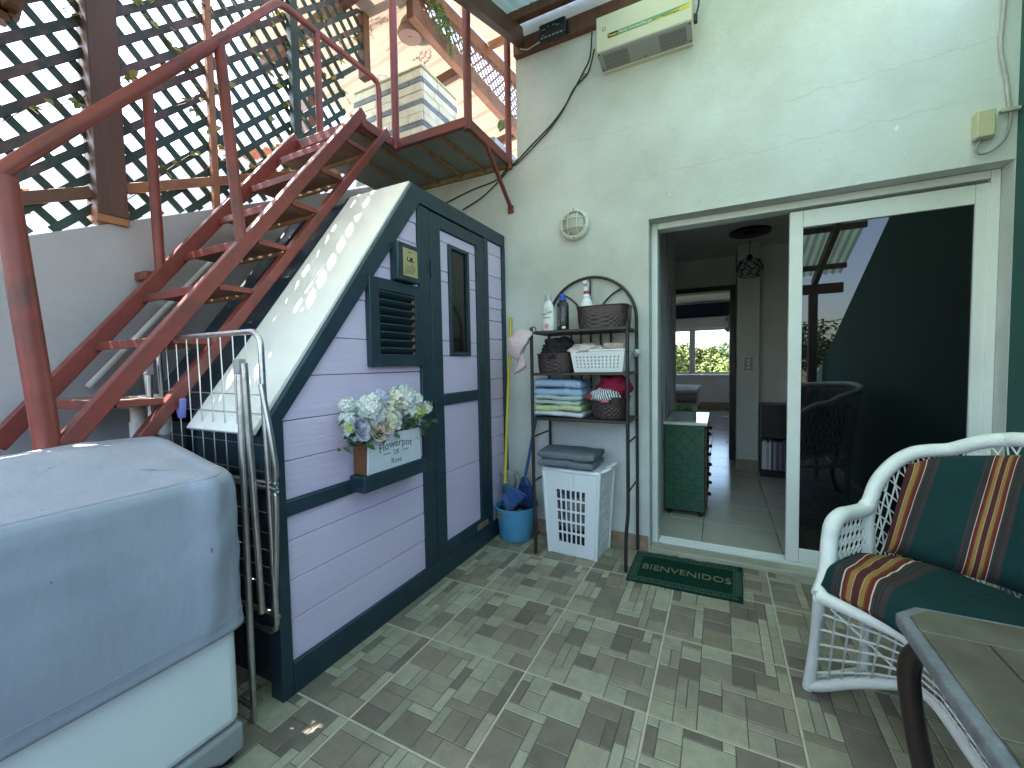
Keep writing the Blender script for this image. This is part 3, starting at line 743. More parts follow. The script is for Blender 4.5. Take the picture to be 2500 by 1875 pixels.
MB().tube([cover_pt(i/150,.06)+Vector((cos(2*pi*i/150),sin(2*pi*i/150),0))*.0012 for i in range(150)], .0014, 6, closed=True).build('hem_stitch', FAB, cv, smooth=60)
# ------------------------------------------------------------------ clothes airer
ai = thing('clothes_airer', 'folded silver tubular clothes airer leaning behind the washing machine', 'clothes airer', (-1.6,.82,0))
def U(x0, x1, ztop, y, zb, yb, r=.05, tr=.0095, dx0=0, dx1=0):
    pts = [(x0+dx0, yb, zb)] + [Vector((x0+r,y,ztop-r)) + Vector((-r*cos(t), 0, r*sin(t))) for t in [pi/2*i/6 for i in range(7)]] + [Vector((x1-r,y,ztop-r)) + Vector((r*sin(t), 0, r*cos(t))) for t in [pi/2*i/6 for i in range(7)]] + [(x1+dx1, yb, zb)]
    return MB().tube(pts, tr, 12)
U(-1.995,-1.340,1.305,.845,.30,.868,dx1=-.02,dx0=.0).build('frame', CHROME, ai, smooth=40)
MB().tube([(-1.995,.868,.31),(-1.990,.868,.285),(-1.970,.868,.27),(-1.385,.868,.27),(-1.365,.868,.285),(-1.360,.868,.31)], .0095, 12).build('frame', CHROME, ai, smooth=40)
def leg(p0, p1, nm='leg'): MB().tube([p0, p1], .0105, 12).build(nm, CHROME, ai, smooth=40)
leg((-1.385,.80,1.19),(-1.39,.795,.004)); leg((-1.970,.80,1.19),(-1.970,.795,.004))
leg((-1.358,.80,1.20),(-1.375,.83,.36),'strut'); leg((-1.990,.80,1.20),(-1.970,.83,.36),'strut')
MB().tube([(-1.970,.795,.05),(-1.385,.795,.05)], .009, 10).build('foot_bar', CHROME, ai, smooth=40)
fl2 = MB().tube(spl([(-1.940,.86,.78),(-1.370,.86,.78),(-1.332,.86,.765),(-1.322,.86,.72),(-1.370,.87,.36),(-1.400,.87,.335),(-1.940,.87,.33)],6), .009, 12).build('side_wing', CHROME, ai, smooth=40)
fl3 = MB().tube(spl([(-1.340,.84,1.13),(-1.315,.85,.95),(-1.308,.855,.85),(-1.325,.858,.805),(-1.370,.86,.795),(-1.940,.86,.795)],6), .009, 12).build('side_wing', CHROME, ai, smooth=40)
WIRE = M('galvanised_wire', (.62,.62,.60), .35, 1, var=.1)
for k in range(8):
    x = -1.935 + k*.073; MB().tube([(x,.846,1.303),(x+.004,.85,.62)], .0022, 6).build('wire', WIRE, ai)
for z in (1.10,1.035,.93,.84,.70,.63,.57,.51,.45): MB().tube([(-1.990,.853,z),(-1.365,.856,z-.006)], .0018, 6).build('wire', WIRE, ai)
for x in (-1.385,-1.970): MB().box(x-.016,x+.016,.787,.812,1.165,1.215).build('hinge_plate', GREYP, ai, bevel=.004)
cp = thing('clothes_peg', 'violet plastic clothes peg clipped on the airer wire', 'clothes peg', (-1.83,.83,1.03))
PEG = M('violet_plastic', (.22,.24,.62), .4, var=.08)
MB().bar((-1.852,.832,1.085),(-1.832,.838,1.00),.012,.022,(0,1,0)).build('jaw', PEG, cp, bevel=.004)
MB().bar((-1.805,.832,1.075),(-1.828,.838,1.00),.012,.022,(0,1,0)).build('jaw', PEG, cp, bevel=.004)
MB().tube(arcpts((-1.829,.836,1.028),.008,0,2*pi,(1,0,0),(0,0,1),12)[:-1],.0012,5,closed=True).build('spring', CHROME, cp)
# ------------------------------------------------------------------ iron shelf rack
rk = thing('shelf_rack', 'black iron shelf rack with arched top against the pale wall', 'shelf', (-.75,2.48,0))
RX0, RX1, RYF, RYB = -1.035, -.458, 2.335, 2.625
def rt_(pts, r=.0095, nm='leg', n=10): return MB().tube(pts, r, n).build(nm, BLKM, rk, smooth=45)
for x, s in ((RX0, -1), (RX1, 1)):
    rt_(spl([(x-s*.012+ (0 if s > 0 else 0), RYF-.015, 0.002),(x-s*.012,RYF-.006,.18),(x-s*.002,RYF,.32),(x,RYF,.42),(x,RYF,.62),(x,RYF,1.405)],5), .0105)
    rt_([(x,RYB,.002),(x,RYB,1.44)], .0095)
    for z in (.45,.73): rt_([(x,RYF,z),(x,RYB,z+.0)], .006, 'stretcher', 8)
cx = (RX0+RX1)/2; rr = (RX1-RX0)/2
rt_(arcpts((cx,RYB,1.44),rr,0,pi,(1,0,0),(0,0,1),24), .0095, 'arch')
rt_([(cx,RYB,1.385),(cx,RYB,1.44+rr)], .006, 'spoke', 8)
for s in (-1,1): rt_(spl([(cx+s*.02,RYB,1.39),(cx+s*.07,RYB,1.53),(cx+s*.13,RYB,1.60),(cx+s*.20,RYB,1.642)],5), .006, 'spoke', 8)
for z in (.845,1.118,1.372):
    p = MB(); p.bar((RX0,RYF,z),(RX1,RYF,z),.016,.016); p.bar((RX0,RYB-.008,z),(RX1,RYB-.008,z),.014,.014)
    p.bar((RX0,RYF,z),(RX0,RYB,z),.012,.013); p.bar((RX1,RYF,z),(RX1,RYB,z),.012,.013)
    so_ = p.build('shelf', BLKM, rk, bevel=.002)
    for k in range(7): MB().bar((RX0+.006,RYF+.03+k*.037,z+.002),(RX1-.006,RYF+.03+k*.037,z+.002),.024,.006).build('shelf_slat', BLKM, so_)
for z0, z1 in ((.86,1.11),(1.13,1.365)):
    for k in range(5): rt_([(cx-.13+k*.065,RYB,z0),(cx-.13+k*.065,RYB,z1)], .006, 'back_bar', 8)

Z1, Z2, Z3 = .852, 1.125, 1.379
# bottles
def bottle_tex(name, col): return M(name, col, .3, var=.04)
b1 = thing('softener_bottle', 'white plastic fabric softener bottle with clear cap on the top shelf', 'bottle', (-.955,2.42,Z3))
pr = [(.0,0),(.036,.0),(.040,.006),(.042,.05),(.0425,.10),(.039,.135),(.030,.165),(.022,.182),(.018,.190),(.018,.197),(0,.197)]
MB().lathe(pr[1:-1], (-.955,2.42,Z3+.001), 28, 1, .62).build('bottle_body', M('milky_plastic',(.76,.80,.76),.3,var=.03), b1, smooth=50)
CLR, _n, _b = newmat('frosted_cap'); _b.inputs['Base Color'].default_value = (.7,.75,.75,1); _b.inputs['Transmission Weight'].default_value = .6; _b.inputs['Roughness'].default_value = .3
MB().lathe([(.021,.197),(.021,.222),(.018,.227)], (-.955,2.42,Z3+.001), 20).build('cap', CLR, b1, smooth=40)
yb = 2.3925
BLUEI = M('print_navy', (.02,.04,.22), .5); GRI = M('print_green', (.10,.45,.16), .5); PKI = M('print_pink', (.75,.30,.32), .5)
text('lettering', 'Suavitel', .0225, (-.989,yb,Z3+.098), (1,0,.25), (0,0,1), BLUEI, b1, .0004, shear=.2)
MB().box(-.982,-.933,yb-.0008,yb,Z3+.083,Z3+.089).build('label_band', GRI, b1)
dg = MB()
for s in (-1, 1): dg.tube(spl([(-.957,yb,Z3+.124),(-.957+s*.008,yb,Z3+.142),(-.957+s*.022,yb,Z3+.146),(-.957+s*.024,yb,Z3+.132),(-.957+s*.012,yb,Z3+.122)],4), .0011, 5)
dg.build('emblem', M('print_gold',(.45,.36,.12),.5), b1)
fm = MB()
for q in range(6): fm.ell((-.958+.010*cos(q*1.05),yb,Z3+.036+.010*sin(q*1.05)), .007,.0012,.007,8,6)
fm.ell((-.958,yb-.0006,Z3+.036),.006,.0012,.006,8,6); fm.build('flower_print', PKI, b1, smooth=60)
b2 = thing('detergent_bottle', 'black plastic detergent bottle with blue cap on the top shelf', 'bottle', (-.865,2.43,Z3))
BL2 = M('black_bottle', (.018,.02,.022), .28, var=.1)
MB().lathe([(.034,0),(.038,.005),(.039,.06),(.039,.15),(.034,.168),(.021,.182),(.019,.186)], (-.865,2.43,Z3+.001), 28, 1, .72).build('bottle_body', BL2, b2, smooth=40)
MB().lathe([(.023,.184),(.024,.196),(.018,.200),(.017,.222),(.014,.225)], (-.865,2.43,Z3+.001), 20).build('cap', M('blue_cap',(.02,.09,.50),.35), b2, smooth=35)
lb = M('print_silver',(.28,.31,.34),.5); pl = MB()
for q in range(14):
    pl.box(-.896,-.872-.004*rv.random(),2.4015,2.402,Z3+.03+q*.0085,Z3+.0325+q*.0085)
    if q > 3: pl.box(-.858,-.842-.006*rv.random(),2.4015,2.402,Z3+.03+q*.0085,Z3+.0325+q*.0085)
pl.build('label_print', lb, b2)
MB().box(-.860,-.838,2.4008,2.4015,Z3+.014,Z3+.028).build('barcode_label', WHT, b2)
def basket(name, label, c_, w_, d_, h_, taper, mat, oval=.35, weave=True, handle=True):
    t = thing(name, label, 'basket', c_); cx, cy, cz = c_
    def ring(u, k):
        a = 2*pi*u; x = math.copysign(abs(cos(a))**oval, cos(a)); y = math.copysign(abs(sin(a))**oval, sin(a)); return x*w_/2*k, y*d_/2*k
    def fn(u, v):
        z = v*h_; k = taper + (1-taper)*v; x, y = ring(u, k)
        if weave and .10 < v < .62:
            q = .0032*(sin(u*2*pi*26)*sin(v*h_/.0125*pi)); k2 = 1+q/(w_/2); x *= k2; y *= k2
        return Vector((cx+x, cy+y, cz+.001+z))
    mb = MB(); mb.grid(fn, 156 if weave else 64, 34 if weave else 10, True)
    n0 = 156 if weave else 64; mb.f.append(tuple(range(n0-1,-1,-1)))
    mb.build('basket_body', mat, t, smooth=60, solid=.004)
    rp = [Vector((cx+ring(i/64,1.012)[0], cy+ring(i/64,1.012)[1], cz+h_)) for i in range(64)]
    MB().tube(rp, .0042, 8, closed=True).build('rim', mat, t, smooth=50)
    if handle:
        MB().bar((cx-.028,cy-d_/2*.985-.001,cz+h_*.82),(cx+.028,cy-d_/2*.985-.001,cz+h_*.82),.010,.018).build('handle_slot', DARK, t, bevel=.004)
    return t
BRW = M('brown_woven_plastic', (.042,.026,.026), .4, var=.2, scale=30)
basket('woven_basket', 'long dark brown woven plastic basket on the top shelf', (-.618,2.475,Z3), .300, .23, .13, .92, BRW, .45, True, False)
sp_ = thing('spray_bottle', 'white trigger spray bottle with red collar in the top basket', 'bottle', (-.735,2.50,Z3+.02))
MB().lathe([(.044,0),(.046,.01),(.046,.10),(.044,.118),(.047,.124),(.044,.135),(.026,.185),(.024,.19),(.0255,.195),(.0255,.203),(.019,.207),(.018,.215)], (-.735,2.50,Z3+.008), 28).build('bottle_body', WHT, sp_, smooth=30)
MB().lathe([(.017,.215),(.017,.232),(.0165,.233)], (-.735,2.50,Z3+.008), 20).build('collar', M('red_plastic',(.45,.03,.03),.35), sp_, smooth=30)
MB().prism([(2.478,Z3+.24),(2.515,Z3+.24),(2.525,Z3+.292),(2.47,Z3+.300),(2.452,Z3+.292),(2.456,Z3+.277),(2.48,Z3+.272)], 'x', -.746, -.722).build('trigger_head', WHT, sp_, bevel=.003)
o = MB().ell((-.530,2.50,Z3+.135),.034,.03,.02).build('sponge', M('pink_sponge',(.80,.10,.42),.7,var=.1,bmp=.3), None, smooth=60); tag(o, 'bright pink sponge peeking over the rim of the top basket', 'sponge')

def lump(name, label, cat, c_, rx, ry, rz, mat, seed=0, amp=.25, fz=9, flat=.0, parent=None, stripes=None, nu=48, nvv=28):
    mb = MB(); c_ = Vector(c_)
    def fn(u, v):
        a = 2*pi*u; t = pi*(v*.998+.001)-pi/2
        p = Vector((cos(t)*cos(a), cos(t)*sin(a), sin(t)))
        k = 1 + amp*nv(p*1.6+Vector((seed,0,0)), 1) + amp*.5*nv(p*3.7+Vector((0,seed,0)), 1)
        ridge = amp*.18*sin(p.x*fz+p.z*fz*.7+seed+3*nv(p+Vector((seed,)*3),1.3))
        q = p*(k+ridge); z = q.z*rz
        if flat: z = max(z, -flat)
        return c_ + Vector((q.x*rx, q.y*ry, z))
    mb.grid(fn, nu, nvv, True)
    o = mb.build(name, mat, parent, smooth=80)
    if label: tag(o, label, cat)
    return o
def cloth(name, col, **k): return M(name, col, .9, bmp=.35, bscale=220, **k)
BLK = cloth('black_cloth', (.012,.014,.018), var=.3)
PALEPINK = cloth('pale_pink_cloth', (.62,.54,.54), var=.08, scale=12)
basket('woven_basket', 'small dark brown woven basket filled with black clothes on the middle shelf', (-.905,2.435,Z2), .225, .19, .115, .9, BRW, .5)
lump('black_clothes', 'heap of black clothes in the small middle shelf basket', 'clothes', (-.90,2.445,Z2+.14), .115, .095, .075, BLK, 3, .35, 11)
def white_basket():
    t = thing('white_basket', 'white perforated plastic basket with folded towels on the middle shelf', 'basket', (-.64,2.44,Z2))
    x0, x1, y0, y1, h = -.79, -.475, 2.345, 2.53, .125
    def wall(P, nx, nz_, hx, hz, nm, holes=True):
        mb = MB(); us = [0]; step = (1-.12)/nx
        for i in range(nx): us += [.06+i*step+step*.32, .06+i*step+step*.68]
        us.append(1); vs_ = [0]; sv = .62/nz_
        for j in range(nz_): vs_ += [.15+j*sv+sv*.25, .15+j*sv+sv*.75]
        vs_.append(1)
        for i in range(len(us)-1):
            for j in range(len(vs_)-1):
                if holes and i % 2 == 1 and j % 2 == 1: continue
                mb.add([P(us[i],vs_[j]),P(us[i+1],vs_[j]),P(us[i+1],vs_[j+1]),P(us[i],vs_[j+1])], [(0,1,2,3)])
        bm = bmesh.new(); return mb.build(nm, WHT, t, solid=.003)
    tp_ = .018
    def C(a, b_, v): return Vector((a*(1-v*0)+0, b_, Z2+.003+v*h))
    def pt(px, py, v):
        k = tp_*(1-v); cx, cy = (x0+x1)/2, (y0+y1)/2
        return Vector((px+(k if px < cx else -k), py+(k if py < cy else -k), Z2+.003+v*h))
    wall(lambda u, v: pt(x0,y0,v).lerp(pt(x1,y0,v),u), 12, 4, 0, 0, 'front_panel')
    wall(lambda u, v: pt(x0,y1,v).lerp(pt(x1,y1,v),u), 12, 4, 0, 0, 'back_panel')
    wall(lambda u, v: pt(x0,y0,v).lerp(pt(x0,y1,v),u), 6, 4, 0, 0, 'side_panel')
    wall(lambda u, v: pt(x1,y0,v).lerp(pt(x1,y1,v),u), 6, 4, 0, 0, 'side_panel')
    MB().box(x0+.02,x1-.02,y0+.02,y1-.02,Z2+.002,Z2+.006).build('bottom_panel', WHT, t)
    MB().box(x0+.022,x1-.022,y0+.024,y1-.024,Z2+.007,Z2+.10).build('towel_in_basket', M('mint_lining',(.35,.42,.40),.9), t)
    z = Z2+.003+h
    MB().tube(spl([(x0,y0,z),(x1,y0,z),(x1,y1,z),(x0,y1,z)],1,True), .006, 8, closed=True).build('rim', WHT, t, smooth=50)
white_basket()
lump('pink_towel', 'pale pink towel heaped in the white perforated basket', 'towel', (-.71,2.43,Z2+.135), .115, .09, .036, PALEPINK, 8, .3, 8)
def pat_mat():
    mt, n, b = newmat('patterned_cloth'); c = coord(n)
    wv = n.nodes.new('ShaderNodeTexWave'); wv.inputs['Scale'].default_value = 22; wv.inputs['Distortion'].default_value = 9; n.links.new(c, wv.inputs[0])
    n.links.new(mix(n, wv.outputs['Fac'], (.42,.28,.25), (.60,.47,.40)), b.inputs['Base Color']); b.inputs['Roughness'].default_value = .95
    bump(n, b, nz(n, c, 200), .4); return mt
def folded(name, label, cat, x0, x1, y0, y1, z0, z1, mat, layers=1, seed=0, tilt=0, parent=None, sag=.004):
    """folded cloth: rounded slab(s) with a soft fold on the front edge"""
    t = thing(name, label, cat, ((x0+x1)/2,(y0+y1)/2,z0)); h = (z1-z0)/layers
    for L in range(layers):
        zc = z0+h*(L+.5); off = R0.uniform(-.007,.007); xo0, xo1 = R0.uniform(-.006,.006), R0.uniform(-.008,.008)
        def fn(u, v):
            a = 2*pi*u; ex = .35
            cc = math.copysign(abs(cos(a))**ex, cos(a)); ss = math.copysign(abs(sin(a))**.55, sin(a))
            y = (y0+y1)/2+off + cc*(y1-y0)/2; z = zc + ss*h*.49
            e = min(1, min(v, 1-v)/.014); e = sqrt(max(0, 1-(1-e)**2)); x = x0+xo0+(x1+xo1-x0-xo0)*v
            k = .45+.55*e; z = zc+(z-zc)*k
            q = Vector((x,y,z)); dz = nv(q+Vector((seed,L,0)),9)*.008+nv(q+Vector((0,seed,L)),26)*.003+sag*sin(x*16+seed)
            return Vector((x, y+nv(q+Vector((L,0,seed)),12)*.008, z+dz*(1 if ss > -.9 else .5)+tilt*(x-x0)))
        mb = MB(); mb.grid(fn, 40, 42, True)
        mb.f.append(tuple(range(40))); mb.f.append(tuple(41*40+i for i in range(40)))
        mb.build('fold', mat, t, smooth=80)
    return t
folded('patterned_cloth', 'folded rosy patterned cloth standing in the white basket', 'cloth', -.60,-.485,2.37,2.51,Z2+.10,Z2+.178, pat_mat(), 2, 3, -.15)
o = lump('white_knot', 'white cloth knotted round the rack leg beside the white basket', 'cloth', (-.455,2.61,Z2+.115), .017,.016,.02, cloth('white_cloth',(.62,.62,.60)), 5, .5, 14)
# lower shelf
TW = [('blue_towel','thick pale blue towel with darker bands on top of the towel stack', (.30,.42,.60), .100),
      ('mint_towel','pale mint towel under the blue towel in the stack', (.40,.50,.47), .066),
      ('lime_towel','pale lime green towel below the mint towel in the stack', (.48,.54,.28), .042),
      ('white_towel','white towel at the bottom of the towel stack', (.60,.65,.72), .036)]
z = Z1+.004
for nm, lb_, c_, h in reversed(TW):
    t = folded(nm, lb_, 'towel', -1.03 if 'white' not in nm else -1.052, -.722+R0.uniform(-.01,.01), 2.35, 2.59, z, z+h, cloth(nm+'_terry', c_, var=.1, scale=40), 2 if h > .06 else 1, R0.uniform(0,9), -.05 if 'blue' in nm else 0)
    z += h*.93
    if 'blue' in nm:
        for x in (-.842,-.79): MB().tube(spl([(x+.04,2.44,z-.006),(x+.02,2.37,z-.012),(x,2.343,z-.032),(x+.004,2.347,z-.062)],5), .0022, 6).build('band', M('towel_band',(.12,.18,.30),.9), t, smooth=60)
basket('woven_basket', 'round dark brown woven basket of bright clothes on the lower shelf', (-.578,2.435,Z1+.004), .225, .185, .125, .82, BRW, .75)
lump('red_garment', 'crimson garment heaped on the round lower shelf basket', 'clothes', (-.560,2.455,Z1+.185), .100, .085, .075, cloth('crimson_cloth',(.22,.004,.03),var=.2), 2, .22, 6)
def stripe_mat():
    mt, n, b = newmat('navy_white_stripes'); c = coord(n, 'Object', (1,.3,.8)); s = n.nodes.new('ShaderNodeSeparateXYZ'); n.links.new(c, s.inputs[0])
    w1 = mth(n, 'MULTIPLY_ADD', nz(n, c, 14, 2), .012, s.outputs[0]); w1 = mth(n, 'ADD', w1, mth(n, 'MULTIPLY', s.outputs[2], .35))
    sn = mth(n, 'SINE', mth(n, 'MULTIPLY', w1, 2*pi/.0125))
    n.links.new(mix(n, mth(n, 'GREATER_THAN', sn, .1), (.68,.70,.70), (.02,.03,.08)), b.inputs['Base Color']); b.inputs['Roughness'].default_value = .95
    return mt
lump('striped_garment', 'navy and white striped garment tucked in the round lower shelf basket', 'clothes', (-.595,2.40,Z1+.138), .092, .07, .045, stripe_mat(), 6, .2, 6)
lump('rust_garment', 'dull red cloth poking from the left of the round lower shelf basket', 'clothes', (-.672,2.41,Z1+.128), .04, .05, .026, cloth('dull_red_cloth',(.30,.06,.055)), 4, .3, 9)
o = MB().bar((-.61,2.3385,Z1+.108),(-.565,2.3385,Z1+.110),.004,.012).build('pink_cloth', cloth('rose_cloth',(.62,.16,.20)), None, bevel=.003); tag(o, 'pink cloth showing through the handle slot of the round basket', 'cloth')
# cap
cpn = thing('baseball_cap', 'pale pink baseball cap hanging from the left corner of the rack', 'cap', (-1.06,2.31,1.1))
CAPM = cloth('pink_cotton', (.62,.49,.52), var=.06)
# hangs by its rear strap: crown opening faces the wall side, visor points down
cT = Vector((-1.005,2.30,1.375))
EX = Vector((-.42,-.25,-.87)).normalized(); EZ = Vector((-.80,-.30,.47)); EZ = (EZ-EX*EZ.dot(EX)).normalized(); EY = EZ.cross(EX)
Mr = Matrix((EX, EY, EZ)).transposed(); cc_ = cT + EX*.105
cb_ = MB()
def capfn(u, v):
    a = 2*pi*u; t = v*pi/2; p = Vector((.098*cos(t)**.7*cos(a), .078*cos(t)**.7*sin(a), .105*sin(t)))
    p *= 1+.07*nv(p+Vector((3,0,0)),20); p += Vector((0,0,.012*nv(p,35))); return cc_ + Mr @ p
cb_.grid(capfn, 48, 20, True); cb_.build('crown', CAPM, cpn, smooth=70, solid=.002)
vb = MB()
def vis(u, v):
    a = (u-.5)*2.2; k = cos(a*.72)
    p = Vector((.093*cos(a)+.085*v*k, .076*sin(a)*(1+.10*v), -.004-.010*v-.055*v*abs(sin(a))**2)); return cc_ + Mr @ p
vb.grid(vis, 24, 8); vb.build('visor', CAPM, cpn, smooth=70, solid=.004)
MB().ell(cc_ + Mr @ Vector((0,0,.106)), .007,.007,.004,10,6).build('button', CAPM, cpn, smooth=70)
MB().tube(arcpts(cT+Vector((.0,.0,.012)),.018,0,2*pi,(.5,.8,0),(0,0,1),14)[:-1], .004, 6, closed=True).build('strap', M('grey_strap',(.10,.10,.10),.8), cpn)
for q in range(6):
    a = pi/3*q+.5; MB().tube([cc_ + Mr @ Vector((.099*cos(t)**.7*cos(a),.079*cos(t)**.7*sin(a),.106*sin(t))) for t in [pi/2*i/8*.97 for i in range(9)]], .0012, 5).build('panel_seam', CAPM, cpn)

# ------------------------------------------------------------------ laundry hamper
hp = thing('laundry_hamper', 'tall white plastic laundry hamper with slotted front under the rack', 'hamper', (-.80,2.48,0))
HB = [(-.955,2.385),(-.655,2.368),(-.632,2.585),(-.935,2.60)]; HT = [(-.985,2.375),(-.628,2.355),(-.600,2.605),(-.965,2.62)]; HH = .515
def hpt(i, u, v):
    a, b_ = Vector(HB[i]), Vector(HB[(i+1) % 4]); c2, d2 = Vector(HT[i]), Vector(HT[(i+1) % 4])
    p = a.lerp(b_, u).lerp(c2.lerp(d2, u), v); return Vector((p.x, p.y, .004+v*HH))
def hwall(i, cols, rows, u0, u1, v0, v1, nm):
    us = [0.0, .04]; su = (u1-u0)/cols
    for k in range(cols): us += [u0+k*su+su*.16, u0+k*su+su*.84]
    us += [.96, 1.0]; vs_ = [0.0]; sv = (v1-v0)/rows
    for k in range(rows): vs_ += [v0+k*sv+sv*.09, v0+k*sv+sv*.91]
    vs_.append(1.0); mb = MB(); n = len(us)-1
    for a in range(n):
        for b_ in range(len(vs_)-1):
            if 2 <= a <= n-3 and a % 2 == 0 and b_ % 2 == 1: continue
            mb.add([hpt(i,us[a],vs_[b_]),hpt(i,us[a+1],vs_[b_]),hpt(i,us[a+1],vs_[b_+1]),hpt(i,us[a],vs_[b_+1])], [(0,1,2,3)])
    me = mb.build(nm, WHT, hp)
    bm = bmesh.new(); bm.from_mesh(me.data); bmesh.ops.remove_doubles(bm, verts=bm.verts, dist=.0004); bm.to_mesh(me.data); bm.free()
    q = me.modifiers.new('solid','SOLIDIFY'); q.thickness = .006; q.offset = 0
    q = me.modifiers.new('bevel','BEVEL'); q.width = .0035; q.segments = 2; q.limit_method = 'ANGLE'
hwall(0, 6, 5, .22, .78, .14, .80, 'front_panel'); hwall(1, 6, 5, .22, .78, .14, .80, 'side_panel'); hwall(2, 6, 5, .22, .78, .14, .80, 'back_panel'); hwall(3, 6, 5, .22, .78, .14, .80, 'side_panel')
for i in range(4): MB().tube([hpt(i,0,0), hpt(i,0,1)], .012, 10).build('corner', WHT, hp, smooth=60)
mb = MB()
ring = [hpt(i, u, .0) for i in range(4) for u in (0,)]
vs = [Vector((p.x+(p.x+.79)*.03, p.y+(p.y-2.48)*.03, z)) for z in (.002,.058) for p in ring]
mb.add(vs, [(3,2,1,0),(4,5,6,7),(0,1,5,4),(1,2,6,5),(2,3,7,6),(3,0,4,7)]); mb.build('base_band', WHT, hp, bevel=.012, seg=3)
ring = [hpt(i, 0, 1) for i in range(4)]
vs = [Vector((p.x+(p.x+.79)*.045, p.y+(p.y-2.48)*.06, z)) for z in (.515,.540) for p in ring]
mb = MB(); mb.add(vs, [(3,2,1,0),(4,5,6,7),(0,1,5,4),(1,2,6,5),(2,3,7,6),(3,0,4,7)]); ld = mb.build('lid', WHT, hp, bevel=.010, seg=3)
for y in (2.40,2.53): MB().tube(spl([(-.622,y,.53),(-.592,y+.012,.545),(-.578,y+.035,.553),(-.585,y+.06,.552),(-.61,y+.075,.545)],5), .010, 8).build('handle', WHT, hp, smooth=60)
for k, (c_, dz) in enumerate((((.04,.04,.045),.10),((.22,.22,.24),.20),((.30,.27,.26),.32),((.12,.10,.14),.40))):
    lump('laundry', None, None, (-.79,2.48,dz), .125,.088,.075, cloth('laundry_%d' % k, c_), k*3, .25, 9, parent=hp)
folded('grey_blanket', 'folded grey blanket lying on the lid of the white hamper', 'blanket', -1.01,-.655,2.34,2.60,.545,.645, cloth('grey_blanket_wool',(.155,.175,.205),var=.15,scale=60), 2, 4, 0, sag=.003)

# ------------------------------------------------------------------ bucket, brooms, jug
bk = thing('bucket', 'sky blue plastic bucket on the floor in the corner by the shed', 'bucket', (-1.245,2.495,0))
BLUEP = M('sky_blue_plastic', (.10,.36,.60), .4, var=.05)
MB().lathe([(.0,.004),(.105,.004),(.110,.010),(.136,.215),(.145,.217),(.145,.226),(.134,.226),(.106,.016),(.0,.016)], (-1.245,2.495,0), 40, cap=False).build('bucket_body', BLUEP, bk, smooth=40)
MB().box(-1.31,-1.272,2.3660,2.3710,.175,.20).build('sticker', M('sticker_olive',(.28,.28,.04),.5), bk)
MB().box(-1.306,-1.276,2.3645,2.3659,.182,.193).build('sticker_mark', M('sticker_rust',(.30,.08,.03),.5), bk)
lump('rubbish_bag', 'black bag crumpled inside the blue bucket', 'bag', (-1.245,2.495,.205), .122,.118,.038, M('black_bag',(.015,.016,.018),.3), 3, .3, 12)
def broom(name, label, top, neck, tip, fan, stick, cap, bris, seed, nb=170):
    t = thing(name, label, 'broom', neck); top, neck, tip = Vector(top), Vector(neck), Vector(tip)
    MB().tube([neck+(tip-neck)*.12, top], .0105, 12).build('handle', stick, t, smooth=40)
    MB().ell(top, .0105,.0105,.010,12,8).build('handle_end', M('broom_end_wood',(.45,.30,.12),.6), t, smooth=60)
    d = (tip-neck).normalized(); s = d.cross(Vector((.35,1,0))).normalized(); q = d.cross(s)
    M3 = Matrix((s, q, d)).transposed()
    def capf(u, v):
        a = 2*pi*u; k = .35+.65*v**.7; return neck + M3 @ Vector((fan*.55*k*cos(a), .024*k*sin(a), .055*v))
    c2 = MB(); c2.grid(capf, 24, 8, True); c2.f.append(tuple(7*24+i for i in range(24))); c2.build('head', cap, t, smooth=60)
    r2 = random.Random(seed); b2_ = MB(); L = (tip-neck).length
    for k in range(nb):
        u = r2.uniform(-1,1); w2 = r2.uniform(-1,1); p0 = neck + M3 @ Vector((u*fan*.5, w2*.02, .048)); p1 = neck + M3 @ Vector((u*fan*1.0+r2.uniform(-.01,.01), w2*.035+r2.uniform(-.008,.008), L*r2.uniform(.92,1.02)))
        b2_.tube([p0, p0.lerp(p1,.6)+Vector((r2.uniform(-.004,.004),)*3), p1], [.0022,.0018,.0009], 4, caps=False)
    b2_.build('bristles', bris, t, kind='stuff')
BB = M('blue_bristle', (.03,.11,.36), .5, var=.3, scale=60); BD = M('dark_blue_bristle', (.012,.05,.20), .5, var=.3, scale=60)
broom('broom', 'yellow handled broom with blue bristles standing head down in the bucket', (-1.318,2.62,1.505), (-1.300,2.425,.375), (-1.185,2.405,.255), .095, M('yellow_handle',(.62,.50,.04),.4,var=.08), M('teal_cap',(.05,.13,.17),.4), BB, 3, 260)
broom('broom', 'blue handled broom with dark blue bristles behind the yellow broom', (-1.108,2.60,.90), (-1.185,2.515,.42), (-1.155,2.50,.22), .085, M('blue_handle',(.015,.10,.26),.4,var=.1), M('dark_blue_cap',(.012,.06,.18),.4), BD, 5, 200)
jg = thing('plastic_jug', 'cloudy clear plastic jug resting in the blue bucket by the shed', 'jug', (-1.315,2.53,.22))
JUG, _n, _b = newmat('cloudy_clear_plastic'); _b.inputs['Base Color'].default_value = (.78,.82,.83,1); _b.inputs['Transmission Weight'].default_value = .75; _b.inputs['Roughness'].default_value = .22; _b.inputs['IOR'].default_value = 1.2
MB().lathe([(.042,0),(.045,.004),(.055,.185),(.058,.19)], (-1.312,2.53,.245), 28, cap=False).build('jug_body', JUG, jg, smooth=50, solid=.003)
MB().tube(spl([(-1.262,2.52,.42),(-1.235,2.51,.41),(-1.228,2.51,.36),(-1.245,2.515,.31),(-1.267,2.52,.30)],5), .006, 8).build('handle', JUG, jg, smooth=50)
